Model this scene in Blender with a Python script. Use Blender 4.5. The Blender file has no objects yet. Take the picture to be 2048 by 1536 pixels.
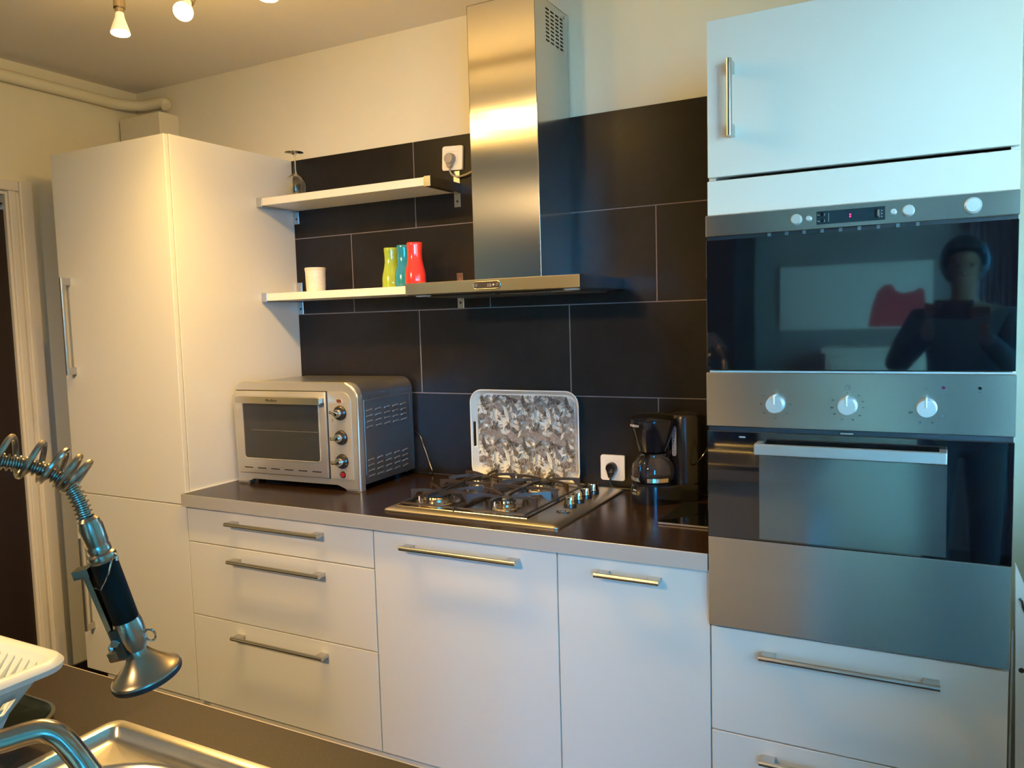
import bpy, bmesh, math, random
from mathutils import Vector, Matrix
random.seed(7)
S = bpy.context.scene
COL = S.collection
PI = math.pi

# ------------------------------------------------------------------ camera
CAM = Vector((0.467, -2.4212, 1.4561)); YAW, PITCH, ROLL, FPX = 0.4921, -0.0811, -0.0283, 1598.261
FW = Vector((-math.sin(YAW)*math.cos(PITCH), math.cos(YAW)*math.cos(PITCH), math.sin(PITCH)))
_r = FW.cross(Vector((0, 0, 1))).normalized(); _u = _r.cross(FW)
RT = math.cos(ROLL)*_r + math.sin(ROLL)*_u
UP = -math.sin(ROLL)*_r + math.cos(ROLL)*_u
cd = bpy.data.cameras.new('camera'); cam = bpy.data.objects.new('camera', cd); COL.objects.link(cam)
cd.sensor_fit = 'HORIZONTAL'; cd.sensor_width = 36; cd.lens = FPX/2048*36; cd.clip_start = 0.02
m = Matrix((( RT.x, UP.x, -FW.x, CAM.x), (RT.y, UP.y, -FW.y, CAM.y), (RT.z, UP.z, -FW.z, CAM.z), (0, 0, 0, 1)))
cam.matrix_world = m
S.camera = cam
S.view_settings.view_transform = 'Standard'; S.view_settings.look = 'None'
S.view_settings.gamma = 1; S.view_settings.use_curve_mapping = False
S.view_settings.exposure = 0.0

def ray(px, py): return FW + RT*((px-1024)/FPX) - UP*((py-768)/FPX)
def on(px, py, ax, v):                       # where a line of sight meets the plane axis = v
    d = ray(px, py); return CAM + d*((v-CAM[ax])/d[ax])
def D(px, py, dist): return CAM + ray(px, py).normalized()*dist

# ------------------------------------------------------------------ light
WARM = (1.0, 0.61, 0.165); LAMPW = 19
GLOWW = 5.6; REARW = 205
COOL1 = (0.66, 1.0, 0.97); WIN1 = 12
COOL2 = (0.02, 0.42, 1.0); FILL2 = 84
FILL3 = 50
SKYC = (0.15, 0.70, 1.0); SKYW = 0.7
w = bpy.data.worlds.new('world'); S.world = w; w.use_nodes = True
w.node_tree.nodes['Background'].inputs[0].default_value = (*SKYC, 1)
w.node_tree.nodes['Background'].inputs[1].default_value = SKYW
def light(name, kind, loc, power, col, **k):
    l = bpy.data.lights.new(name, kind); l.energy = power; l.color = col
    for a, b in k.items(): setattr(l, a, b)
    o = bpy.data.objects.new(name, l); o.location = loc; COL.objects.link(o); return o
def aim(o, d): o.rotation_euler = Vector(d).to_track_quat('-Z', 'Y').to_euler()
win = light('daylight_and_fill', 'AREA', (1.45, -2.05, 1.75), WIN1, COOL1, shape='RECTANGLE', size=1.1, size_y=1.2)
aim(win, (-.62, 1.10, -.05)); win.data.spread = math.radians(64)      # sky light slanting in through the kitchen window
fill2 = light('daylight_and_fill', 'AREA', (1.95, -4.0, 1.15), FILL2, COOL2, shape='RECTANGLE', size=1.3, size_y=1.9)
aim(fill2, (-2.0, 3.2, -.70)); fill2.data.spread = math.radians(46)     # blue fill added from behind for the lower fronts, through the added window
fill3 = light('daylight_and_fill', 'AREA', (1.75, -2.2, 1.5), FILL3, (0.25, 0.85, 1.0), shape='RECTANGLE', size=1.0, size_y=1.6)
aim(fill3, (-1.6, -1.75, -.3)); fill3.data.spread = math.radians(90)     # cool fill added to brighten the rear wall and its reflections
LAMPS = [tuple(on(241, 68, 2, 2.262)), tuple(on(366, 24, 2, 2.262)), tuple(on(536, -3, 2, 2.262)), tuple(on(720, -50, 2, 2.262))]
for i, (x, y, z) in enumerate(LAMPS):
    light('bulb_light', 'SPOT', (x, y, z-0.03), LAMPW, WARM, spot_size=math.radians(150), spot_blend=0.8, shadow_soft_size=0.024)
    light('bulb_glow', 'POINT', (x, y, z-0.03), GLOWW, WARM, shadow_soft_size=0.03)
rl = light('rear_fill_light', 'SPOT', (-1.0, -3.30, 2.25), REARW, (1.0, 0.66, 0.30), spot_size=math.radians(78), spot_blend=0.9, shadow_soft_size=0.09)  # warm fill added out of view to brighten the cabinet fronts
aim(rl, (-.55, 2.5, -1.80))

# ------------------------------------------------------------------ materials
MATS = {}
def mat(name, col, rough=0.5, metal=0.0, spec=0.5, **k):
    if name in MATS: return MATS[name]
    m = bpy.data.materials.new(name); m.use_nodes = True; MATS[name] = m
    nt = m.node_tree; b = nt.nodes['Principled BSDF']
    b.inputs['Base Color'].default_value = (*col, 1); b.inputs['Roughness'].default_value = rough
    b.inputs['Metallic'].default_value = metal; b.inputs['Specular IOR Level'].default_value = spec
    if 'emit' in k:
        b.inputs['Emission Color'].default_value = (*k['emit'], 1); b.inputs['Emission Strength'].default_value = k['power']
    if 'trans' in k:
        b.inputs['Transmission Weight'].default_value = k['trans']; b.inputs['IOR'].default_value = k.get('ior', 1.45)
    if 'coat' in k: b.inputs['Coat Weight'].default_value = k['coat']; b.inputs['Coat Roughness'].default_value = 0.05
    L = nt.links
    tc = nt.nodes.new('ShaderNodeTexCoord'); mp = nt.nodes.new('ShaderNodeMapping'); L.new(tc.outputs['Object'], mp.inputs['Vector'])
    if 'noise' in k:      # (scale xyz, amount, second colour)
        sc, amt, c2 = k['noise']
        mp.inputs['Scale'].default_value = sc
        n = nt.nodes.new('ShaderNodeTexNoise'); n.inputs['Scale'].default_value = 1; n.inputs['Detail'].default_value = 6
        n.inputs['Roughness'].default_value = 0.65
        L.new(mp.outputs[0], n.inputs['Vector'])
        r = nt.nodes.new('ShaderNodeValToRGB'); r.color_ramp.elements[0].position = 0.5-amt; r.color_ramp.elements[1].position = 0.5+amt
        r.color_ramp.elements[0].color = (*col, 1); r.color_ramp.elements[1].color = (*c2, 1)
        L.new(n.outputs['Fac'], r.inputs['Fac']); L.new(r.outputs[0], b.inputs['Base Color'])
        if 'roughvar' in k:
            mr = nt.nodes.new('ShaderNodeMapRange'); mr.inputs['To Min'].default_value = rough-k['roughvar']; mr.inputs['To Max'].default_value = rough+k['roughvar']
            L.new(n.outputs['Fac'], mr.inputs['Value']); L.new(mr.outputs[0], b.inputs['Roughness'])
    if 'bump' in k:
        sc, st = k['bump']
        mp2 = nt.nodes.new('ShaderNodeMapping'); L.new(tc.outputs['Object'], mp2.inputs['Vector']); mp2.inputs['Scale'].default_value = sc
        n2 = nt.nodes.new('ShaderNodeTexNoise'); n2.inputs['Scale'].default_value = 1; n2.inputs['Detail'].default_value = 4
        L.new(mp2.outputs[0], n2.inputs['Vector'])
        bp = nt.nodes.new('ShaderNodeBump'); bp.inputs['Strength'].default_value = st; bp.inputs['Distance'].default_value = 0.001
        L.new(n2.outputs['Fac'], bp.inputs['Height']); L.new(bp.outputs[0], b.inputs['Normal'])
    if 'aniso' in k:
        b.inputs['Anisotropic'].default_value = k['aniso'][0]; b.inputs['Anisotropic Rotation'].default_value = k['aniso'][1]
        tg = nt.nodes.new('ShaderNodeTangent'); tg.direction_type = 'RADIAL'; tg.axis = 'Z'; L.new(tg.outputs[0], b.inputs['Tangent'])
    return m
WHITE = mat('white_lacquer', (0.74, 0.73, 0.68), 0.28, spec=0.45, bump=((3, 3, 3), 0.05))
CARC = mat('cabinet_carcass', (0.62, 0.62, 0.6), 0.5)
PAINT = mat('wall_paint', (0.76, 0.71, 0.54), 0.85, noise=((6, 6, 6), 0.3, (0.79, 0.74, 0.565)), bump=((120, 120, 120), 0.15))
CEIL = mat('ceiling_paint', (0.76, 0.72, 0.68), 0.9, bump=((90, 90, 90), 0.15))
TILE = mat('dark_stone_tile', (0.0075, 0.0055, 0.0042), 0.38, spec=0.22, noise=((7, 7, 7), 0.25, (0.0165, 0.0122, 0.0090)), roughvar=0.06, bump=((160, 160, 160), 0.12))
GROUT = mat('grout', (0.20, 0.165, 0.145), 0.9)
STEELV = mat('brushed_steel_upright', (0.66, 0.63, 0.58), 0.17, 1.0, noise=((3, 3, 3), 0.3, (0.70, 0.67, 0.62)), aniso=(0.96, 0.0), rr=1)
STEELH = mat('brushed_steel_level', (0.58, 0.57, 0.56), 0.27, 1.0, noise=((4, 4, 300), 0.3, (0.62, 0.61, 0.60)), aniso=(0.7, 0.25))
STEEL = mat('satin_steel', (0.58, 0.56, 0.53), 0.27, 1.0)
CHROME = mat('chrome', (0.66, 0.66, 0.66), 0.10, 1.0)
NICKEL = mat('brushed_nickel', (0.42, 0.36, 0.29), 0.28, 1.0)
ALU = mat('aluminium_edge', (0.60, 0.575, 0.54), 0.38, 0.45, aniso=(0.5, 0.0))
WTOP = mat('dark_worktop_laminate', (0.016, 0.0085, 0.006), 0.22, spec=0.30, noise=((6, 60, 60), 0.3, (0.028, 0.0155, 0.011)), roughvar=0.05)
ITOP = mat('brown_island_laminate', (0.020, 0.0105, 0.0065), 0.45, spec=0.35, noise=((260, 260, 260), 0.22, (0.046, 0.025, 0.016)))
FLOORM = mat('dark_floor', (0.02, 0.016, 0.014), 0.4)
BLK = mat('black_plastic', (0.008, 0.008, 0.008), 0.16, spec=0.5)
BLKM = mat('matt_black', (0.01, 0.01, 0.01), 0.5)
IRON = mat('cast_iron_enamel', (0.040, 0.028, 0.021), 0.32, spec=0.55, bump=((200, 200, 200), 0.3))
BGLASS = mat('black_oven_glass', (0.003, 0.004, 0.006), 0.03, spec=1.0, coat=0.8)
WGLASS = mat('tinted_inner_glass', (0.22, 0.27, 0.28), 0.13, 0.85, spec=1.0)
GLASS = mat('clear_glass', (1, 1, 1), 0.0, trans=1.0, ior=1.45)
CARAFE = mat('smoked_glass', (0.35, 0.3, 0.27), 0.02, trans=0.9, ior=1.45)
WPLAS = mat('white_plastic', (0.80, 0.79, 0.76), 0.32)
RACKW = mat('rack_plastic', (0.72, 0.80, 0.78), 0.3)
GREYK = mat('silver_knob', (0.56, 0.60, 0.60), 0.38, 0.4)
TOASTS = mat('silver_painted_metal', (0.58, 0.55, 0.49), 0.34, 0.70)
TOASTB = mat('grey_steel_casing', (0.42, 0.42, 0.42), 0.30, 0.9)
TWIN = mat('toaster_window', (0.028, 0.028, 0.024), 0.14, spec=0.7)
DOORB = mat('dark_brown_door', (0.016, 0.008, 0.008), 0.5)
PRINTD = mat('print_dark', (0.030, 0.024, 0.020), 0.5)
PRINTM = mat('print_mid', (0.115, 0.098, 0.085), 0.5)
PRINTL = mat('print_light', (0.26, 0.225, 0.20), 0.5)
INK = mat('black_ink', (0.02, 0.015, 0.012), 0.5)
WINK = mat('white_ink', (0.75, 0.75, 0.75), 0.5)
RED = mat('red_glass', (0.85, 0.035, 0.02), 0.14, spec=0.6, coat=0.4)
BLUE = mat('blue_glass', (0.02, 0.22, 0.34), 0.14, spec=0.6, coat=0.4)
GREEN = mat('green_glass', (0.34, 0.40, 0.03), 0.14, spec=0.6, coat=0.4)
LEDR = mat('red_led', (0.6, 0.0, 0.05), 0.4, emit=(1.0, 0.02, 0.12), power=6)
BULB = mat('lit_bulb', (1, 0.9, 0.7), 0.4, emit=(1.0, 0.80, 0.50), power=25)

# ------------------------------------------------------------------ helpers
def W(o):
    M = o.matrix_basis.copy()
    if o.parent: M = W(o.parent) @ o.matrix_parent_inverse @ M
    return M
LOCAL = set()
def obj(name, bm, m, parent=None, smooth=False, mats=None):
    me = bpy.data.meshes.new(name)
    bmesh.ops.recalc_face_normals(bm, faces=bm.faces)
    bm.to_mesh(me); bm.free()
    for mm in (mats or [m]): me.materials.append(mm)
    if smooth:
        for f in me.polygons: f.use_smooth = True
        if smooth != 'all':
            me.update()
            try: me.set_sharp_from_angle(angle=math.radians(38))
            except Exception: pass
    o = bpy.data.objects.new(name, me); COL.objects.link(o)
    if parent:
        o.parent = parent
        if parent.name in LOCAL: LOCAL.add(o.name)
        else: o.matrix_parent_inverse = W(parent).inverted()
    return o
def tag(o, label, cat, group=None):
    o['label'] = label; o['category'] = cat
    if group: o['group'] = group
    return o
def struct(name, bm, m, parent=None, **k):
    o = obj(name, bm, m, parent, **k)
    if not parent: o['kind'] = 'structure'
    return o
def thing(name, label, cat, loc, rotz=0, group=None, local=False):
    o = bpy.data.objects.new(name, None); COL.objects.link(o); o.empty_display_size = 0.05
    o.location = loc; o.rotation_euler = (0, 0, rotz)
    if local: LOCAL.add(o.name)
    return tag(o, label, cat, group)
def NB(): return bmesh.new()
def box(bm, x0, x1, y0, y1, z0, z1, bev=0.0, seg=1):
    b2 = bmesh.new()
    vs = [b2.verts.new((x, y, z)) for x in (x0, x1) for y in (y0, y1) for z in (z0, z1)]
    for f in ((0,1,3,2),(4,6,7,5),(0,4,5,1),(2,3,7,6),(0,2,6,4),(1,5,7,3)): b2.faces.new([vs[i] for i in f])
    if bev: bmesh.ops.bevel(b2, geom=b2.edges[:], offset=bev, segments=seg, affect='EDGES', profile=0.5)
    me = bpy.data.meshes.new('t'); b2.to_mesh(me); b2.free(); bm.from_mesh(me); bpy.data.meshes.remove(me); return bm
def B(*a, **k): return box(NB(), *a, **k)
def frame_of(d):
    d = d.normalized(); a = Vector((0, 0, 1)) if abs(d.z) < 0.9 else Vector((1, 0, 0))
    u = d.cross(a).normalized(); return u, d.cross(u).normalized()
def cyl(bm, p0, p1, r0, r1=None, seg=24, caps=True):
    r1 = r0 if r1 is None else r1
    p0 = Vector(p0); p1 = Vector(p1); u, v = frame_of(p1-p0)
    A = [bm.verts.new(p0+(u*math.cos(2*PI*i/seg)+v*math.sin(2*PI*i/seg))*r0) for i in range(seg)]
    C = [bm.verts.new(p1+(u*math.cos(2*PI*i/seg)+v*math.sin(2*PI*i/seg))*r1) for i in range(seg)]
    for i in range(seg): bm.faces.new((A[i], A[(i+1) % seg], C[(i+1) % seg], C[i]))
    if caps: bm.faces.new(A[::-1]); bm.faces.new(C)
    return bm
def tube(bm, pts, r, seg=12, caps=True, closed=False, flat=None):
    pts = [Vector(p) for p in pts]; n = len(pts); rr = r if hasattr(r, '__len__') else [r]*n
    rings = []; u = None
    for i, p in enumerate(pts):
        a = pts[(i-1) % n] if (closed or i) else p; b = pts[(i+1) % n] if (closed or i < n-1) else p
        d = (b-a).normalized()
        if u is None: u, v = frame_of(d)
        else:
            u = (u-d*u.dot(d)).normalized(); v = d.cross(u)
        rings.append([bm.verts.new(p+(u*math.cos(2*PI*j/seg)+v*math.sin(2*PI*j/seg))*rr[i]) for j in range(seg)])
    for i in range(n if closed else n-1):
        A, C = rings[i], rings[(i+1) % n]
        if closed and i == n-1:      # match the twist
            k0 = min(range(seg), key=lambda k: (A[0].co-C[k].co).length); C = C[k0:]+C[:k0]
        for j in range(seg): bm.faces.new((A[j], A[(j+1) % seg], C[(j+1) % seg], C[j]))
    if caps and not closed: bm.faces.new(rings[0][::-1]); bm.faces.new(rings[-1])
    return bm
def smoothpath(P, n=8):
    P = [Vector(p) for p in P]; out = []
    Q = [2*P[0]-P[1]]+P+[2*P[-1]-P[-2]]
    for i in range(1, len(Q)-2):
        for k in range(n):
            t = k/n; a, b, c, d = Q[i-1:i+3]
            out.append(0.5*((2*b)+(c-a)*t+(2*a-5*b+4*c-d)*t*t+(3*b-3*c+d-a)*t**3))
    out.append(P[-1]); return out
def lathe(bm, prof, c=(0, 0, 0), axis=(0, 0, 1), seg=32, close=False):
    c = Vector(c); ax = Vector(axis).normalized(); u, v = frame_of(ax); rings = []
    for r, h in prof:
        if r < 1e-6: rings.append([bm.verts.new(c+ax*h)])
        else: rings.append([bm.verts.new(c+ax*h+(u*math.cos(2*PI*i/seg)+v*math.sin(2*PI*i/seg))*r) for i in range(seg)])
    for A, C in zip(rings, rings[1:]+([rings[0]] if close else [])):
        for i in range(seg):
            q = [A[i % len(A)], A[(i+1) % seg % len(A)], C[(i+1) % seg % len(C)], C[i % len(C)]]
            s = []; [s.append(x) for x in q if x not in s]
            if len(s) > 2: bm.faces.new(s)
    return bm
def prism(bm, poly, to3, t0, t1):     # polygon (a,b) -> to3(a,b,t)
    A = [bm.verts.new(to3(a, b, t0)) for a, b in poly]; C = [bm.verts.new(to3(a, b, t1)) for a, b in poly]
    n = len(poly)
    for i in range(n): bm.faces.new((A[i], A[(i+1) % n], C[(i+1) % n], C[i]))
    bm.faces.new(A[::-1]); bm.faces.new(C); return bm
def rrect(x0, x1, y0, y1, r, n=6):
    out = []
    for cx, cy, a0 in ((x1-r, y0+r, -90), (x1-r, y1-r, 0), (x0+r, y1-r, 90), (x0+r, y0+r, 180)):
        for k in range(n+1):
            a = math.radians(a0+90*k/n); out.append((cx+r*math.cos(a), cy+r*math.sin(a)))
    return out
XZ = lambda a, b, t: (a, t, b)
YZ = lambda a, b, t: (t, a, b)
XY = lambda a, b, t: (a, b, t)
def text(s, size, m, parent, loc, rot=(PI/2, 0, 0), name='lettering', shear=0, sx=1):
    c = bpy.data.curves.new('t', 'FONT'); c.body = s; c.size = size; c.extrude = 0.0002; c.align_x = 'CENTER'; c.align_y = 'CENTER'; c.resolution_u = 3; c.shear = shear
    o = bpy.data.objects.new('t', c); COL.objects.link(o)
    dg = bpy.context.evaluated_depsgraph_get(); me = bpy.data.meshes.new_from_object(o.evaluated_get(dg))
    bpy.data.objects.remove(o); me.materials.clear(); me.materials.append(m)
    me.transform(Matrix.Translation(Vector(loc)) @ Matrix.Rotation(rot[2], 4, 'Z') @ Matrix.Rotation(rot[0], 4, 'X') @ Matrix.Diagonal((sx, 1, 1, 1)))
    q = bpy.data.objects.new(name, me); COL.objects.link(q)
    if parent:
        q.parent = parent
        if parent.name in LOCAL: LOCAL.add(q.name)
        else: q.matrix_parent_inverse = W(parent).inverted()
    return q

# ------------------------------------------------------------------ room shell
XL, XR, YR, ZC = -2.668, 0.90, -4.2, 2.49
F = 0.594
struct('floor', B(XL-1.2, XR+.1, YR-.1, .1, -.1, 0), FLOORM)
struct('ceiling', B(XL-.1, XR+.1, YR-.1, .1, ZC, ZC+.1), CEIL)
wb = struct('wall_back', B(XL-.1, XR+.1, 0, .1, 0, ZC), PAINT)
struct('wall_rear', B(XL-.1, XR+.1, YR-.1, YR, 0, ZC), mat('rear_wall_paint', (.26, .27, .28), .8))
# left wall with a doorway (y -1.42 .. -0.592, up to z 1.985)
bm = NB(); box(bm, XL-.12, XL, -.592, 0, 0, ZC); box(bm, XL-.12, XL, YR, -1.42, 0, ZC); box(bm, XL-.12, XL, -1.42, -.592, 1.995, ZC)
struct('wall_left', bm, PAINT)
struct('baseboard_left', B(XL, XL+.012, -.50, 0, 0, .085), FLOORM)
# door casing and jamb, door leaf in dark brown
bm = NB()
box(bm, XL-.12, XL+.004, -.605, -.592, 0, 1.982); box(bm, XL, XL+.016, -.596, -.568, 0, 2.012, .004, 2)
box(bm, XL, XL+.009, -.568, -.555, 0, 2.02, .002); box(bm, XL, XL+.022, -.557, -.505, 0, 2.035, .005, 2)
box(bm, XL, XL+.0215, -1.46, -.558, 1.995, 2.0345, .005, 2); box(bm, XL, XL+.022, -1.51, -1.45, 0, 2.035, .005, 2)
box(bm, XL-.12, XL+.004, -1.42, -1.405, 0, 1.982); box(bm, XL-.12, XL+.004, -1.42, -.592, 1.982, 1.995)
struct('trim_1', bm, mat('door_frame_paint', (0.72, 0.68, 0.62), 0.45))
d1 = struct('door_1', B(XL-.05, XL-.010, -1.403, -.607, .005, 1.925), DOORB)
obj('transom_pane', B(XL-.04, XL-.025, -1.403, -.607, 1.935, 1.978), mat('blue_grey_pane', (.10, .14, .17), .15, spec=.8), d1)
obj('transom_bar', B(XL-.05, XL-.012, -1.403, -.607, 1.945, 1.951), BLK, d1)
# right wall with the window
WY0, WY1, WZ0, WZ1 = -1.98, -0.52, 1.0, 2.2
bm = NB(); box(bm, XR, XR+.12, WY1, .0, 0, ZC); box(bm, XR, XR+.12, YR, -3.65, 0, ZC); box(bm, XR, XR+.12, -2.25, WY0, 0, ZC); box(bm, XR, XR+.12, -3.65, -2.25, 0, .04); box(bm, XR, XR+.12, -3.65, -2.25, 2.2, ZC); box(bm, XR, XR+.12, WY0, WY1, 0, WZ0); box(bm, XR, XR+.12, WY0, WY1, WZ1, ZC)
struct('wall_right', bm, PAINT)
bm = NB()
for a in (WY0, (WY0+WY1)/2-.025, WY1-.05): box(bm, XR+.04, XR+.09, a, a+.05, WZ0, WZ1, .004)
box(bm, XR+.04, XR+.09, WY0, WY1, WZ0, WZ0+.05, .004); box(bm, XR+.04, XR+.09, WY0, WY1, WZ1-.05, WZ1, .004)
w1 = struct('window_1', bm, WPLAS)
for a in (WY0+.05, (WY0+WY1)/2+.025): obj('pane', B(XR+.063, XR+.067, a, a+.655, WZ0+.05, WZ1-.05), mat('window_pane', (1, 1, 1), 0.0, trans=1.0, ior=1.01), w1)
bm = NB()
for a in (-3.65, -2.975, -2.30): box(bm, XR+.04, XR+.09, a, a+.05, .04, 2.2, .004)
box(bm, XR+.04, XR+.09, -3.65, -2.25, .04, .12, .004); box(bm, XR+.04, XR+.09, -3.65, -2.25, 2.14, 2.2, .004)
w2 = struct('added_window_2', bm, WPLAS)  # added window, out of view, letting the blue fill into the rear
for a in (-3.60, -2.925): obj('pane', B(XR+.063, XR+.067, a, a+.625, .12, 2.14), MATS['window_pane'], w2)
obj('sill', B(XR-.03, XR+.04, WY0, WY1, WZ0-.02, WZ0, .003), WPLAS, w1)

# splashback tiles, each its own piece
rows = [2.0949, 1.7929, 1.4974, 1.1964, 0.8975]
X0 = -1.7778
gb = obj('grout_bed', B(X0, 0.0, -.0082, 0, .90, 2.0935), GROUT, wb)
tiles = {}
for r in range(4):
    off = -.605 if r % 2 == 0 else -.3075
    js = sorted([off+k*.595 for k in range(-3, 3)])
    js = [X0]+[j for j in js if X0+.01 < j < -.012]+[0.0]
    for a, b in zip(js, js[1:]):
        a2 = a+.0019 if a > X0+.001 else a; b2 = b-.0019 if b < -.001 else b
        z0 = max(rows[r+1]+.0019, .901); z1 = rows[r]-(.0014 if r else 0)
        o = obj('tile', B(a2-(a2+b2)/2, b2-(a2+b2)/2, -.0045, .0045, z0-(z0+z1)/2, z1-(z0+z1)/2, .0006), TILE, wb)
        o.location = ((a2+b2)/2, -.0046-random.random()*.0005, (z0+z1)/2)
        # shift the noise of each tile by moving its origin is not needed: tiles sit at their own place
YT = -.0095       # tile face
# right strip of painted wall beyond the tall column is wall_back itself

# pipe and vent box in the far left corner
P = smoothpath([(XL+.03, -2.6, 2.425), (XL+.03, -1.2, 2.422), (XL+.03, -.30, 2.418), (XL+.034, -.12, 2.416), (XL+.10, -.045, 2.415), (XL+.20, -.028, 2.417), tuple(on(333, 213, 1, -.026))], 8)
bm = NB(); tube(bm, P, .0225, 14)
pipe = tag(obj('heating_pipe', bm, PAINT, smooth=True), 'cream painted pipe running along the left wall under the ceiling', 'pipe')
vb = thing('wall_box', 'cream painted box with a dark slot in the corner above the tall cabinet', 'wall box', (-2.53, -.05, 2.12))
obj('housing', B(-2.6605, -2.4053, -.094, 0, 2.12, 2.262, .003), PAINT, vb)
obj('cover', B(-2.6605, -2.4053, -.0985, 0, 2.263, 2.3585, .003), PAINT, vb)
obj('slot', B(-2.645, -2.585, -.0965, -.09, 2.195, 2.235), mat('slot_brown', (.12, .085, .04), .7), vb)
obj('side_seam', B(-2.6635, -2.6605, -.096, -.01, 2.12, 2.345), BLKM, vb)

# ------------------------------------------------------------------ cabinets
def handle(parent, c, L, vertical=False):
    bm = NB(); x, z = c; r = .0065; yb = -F-.031
    if vertical:
        cyl(bm, (x, yb, z-L/2), (x, yb, z+L/2), r, seg=16)
        for s in (-1, 1): box(bm, x-.0055, x+.0055, yb, -F, z+s*(L/2-.014)-.013, z+s*(L/2-.014)+.013, .001)
    else:
        cyl(bm, (x-L/2, yb, z), (x+L/2, yb, z), r, seg=16)
        for s in (-1, 1): box(bm, x+s*(L/2-.017)-.0155, x+s*(L/2-.017)+.0155, yb, -F, z-.0055, z+.0055, .001)
    return obj('handle', bm, STEEL, parent, smooth=True)
def front(parent, name, x0, x1, z0, z1, g=.0015):
    return obj(name, B(x0+g, x1-g, -F, -F+.018, z0+g, z1-g, .0012), WHITE, parent)
ZF = .1746
# tall cabinet on the left
XF = -2.388
fr = thing('tall_cabinet', 'tall white two-door cabinet left of the worktop', 'cabinet', ((XF+X0)/2, -.3, 0))
obj('carcass', B(XF+.002, X0-.017, -F+.022, -.012, ZF+.002, 2.092), CARC, fr)
obj('side_panel', B(X0-.016, X0, -F+.0205, -.0005, .0, 2.0954, .0008), WHITE, fr)
d = front(fr, 'door', XF, X0, .8575, 2.0954); handle(d, (-2.325, 1.474), .352, True)
d = front(fr, 'door', XF, X0, ZF, .8575); handle(d, (-2.325, .517), .352, True)
obj('plinth', B(XF+.05, X0, -.545, -.53, 0, ZF), WHITE, fr)
# base units
def unit(name, label, x0, x1, fronts):
    t = thing(name, label, 'cabinet', ((x0+x1)/2, -.3, 0), group='white base units under the worktop')
    obj('carcass', B(x0+.001, x1-.001, -F+.022, -.03, ZF, .856), CARC, t)
    for nm, z0, z1, hx, hz, hl in fronts:
        f = front(t, nm, x0, x1, z0, z1)
        if hl: handle(f, (hx, hz), hl)
    obj('plinth', B(x0, x1, -.545, -.53, 0, ZF-.002), WHITE, t)
    return t
X1, X2 = -.9884, -.3957
unit('drawer_cabinet', 'wide white base unit with three drawers beside the tall cabinet', X0, X1,
     [('drawer', .7349, .8565, -1.370, .8195, .392), ('drawer', .4815, .7349, -1.370, .695, .390), ('drawer', ZF, .4815, -1.372, .439, .388)])
unit('dishwasher_cabinet', 'white base unit with one wide door and a long handle under the hob', X1, X2, [('door', ZF, .8565, -.687, .8185, .370)])
unit('pull_out_cabinet', 'narrow white base unit with a short handle beside the oven column', X2, 0, [('door', ZF, .8565, -.198, .818, .166)])
# oven column
cc = thing('oven_column', 'tall white column holding the built-in microwave and oven', 'cabinet', (.3, -.3, 0))
bm = NB()
box(bm, .0, .016, -F+.020, 0, 0.0, 2.1034, .0005); box(bm, .584, .600, -F+.020, -.002, 0.0, 2.1034, .0005)
for z in (2.087, 1.66, 1.316, .718, .46, .17): box(bm, .016, .584, -F+.022, -.01, z, z+.012)
box(bm, .016, .584, -.014, -.004, .17, 2.10)
obj('carcass', bm, WHITE, cc)
d = front(cc, 'door', 0, .6, 1.7576, 2.1034, .002); handle(d, (.0578, 1.9225), .163, True)
front(cc, 'filler_panel', 0, .6, 1.6745, 1.7525, .001)
d = front(cc, 'drawer', 0, .6, .4706, .7245); handle(d, (.2975, .677), .362)
d = front(cc, 'drawer', 0, .6, ZF, .4706); handle(d, (.2975, .430), .362)
obj('plinth', B(0, .6, -.545, -.53, 0, ZF-.002), WHITE, cc)

# worktop
wt = thing('worktop', 'dark brown worktop with an aluminium front edge along the tiled wall', 'worktop', (-.889, -.31, .86))
obj('slab', B(X0, -.001, -.612, -.0115, .8589, .9, .0008), WTOP, wt)
obj('edge_strip', B(X0-.001, -.0005, -.6145, -.6125, .8589, .9006, .0006), ALU, wt)
obj('wall_seal', B(X0+.0005, X0+.004, -.60, -.012, .9002, .903), WPLAS, wt)

# ------------------------------------------------------------------ built-in microwave
mw = thing('microwave', 'built-in black glass microwave with a steel control strip, above the oven', 'microwave', (.3, -.35, 1.33))
obj('body', B(.018, .582, -.572, -.08, 1.332, 1.655), BLKM, mw)
cp = obj('control_strip', B(.0015, .5985, -.615, -.574, 1.6262, 1.6733, .0015), STEELH, mw)
obj('vent_recess', B(.003, .597, -.604, -.574, 1.6185, 1.6265), BLKM, mw)
for k in range(9): obj('vent_slat', B(.135+.036*k, .141+.036*k, -.609, -.604, 1.6187, 1.6262), mat('slat_grey', (.12, .15, .16), .4), mw)
obj('glass_door', B(.0025, .5975, -.6155, -.574, 1.3285, 1.6185, .001), BGLASS, mw)
for x, r in ((.1958, .0112), (.221, .0056), (.3821, .0056), (.4092, .0112), (.521, .0152)):
    bm = NB(); lathe(bm, [(0, .010), (r*.8, .0100), (r, .007), (r, 0)], (x, -.615, 1.6497), (0, -1, 0), 24); obj('button', bm, GREYK, cp, smooth=True)
dp = obj('display', B(.2359, .3666, -.6165, -.6145, 1.6357, 1.6625), mat('display_glass', (.008, .02, .026), .12, spec=.6), cp)
for z in (1.6515, 1.6470): obj('lit_dot', B(.3003, .3029, -.6172, -.6164, z-.0011, z+.0011), LEDR, cp)
bm = NB()
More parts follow.
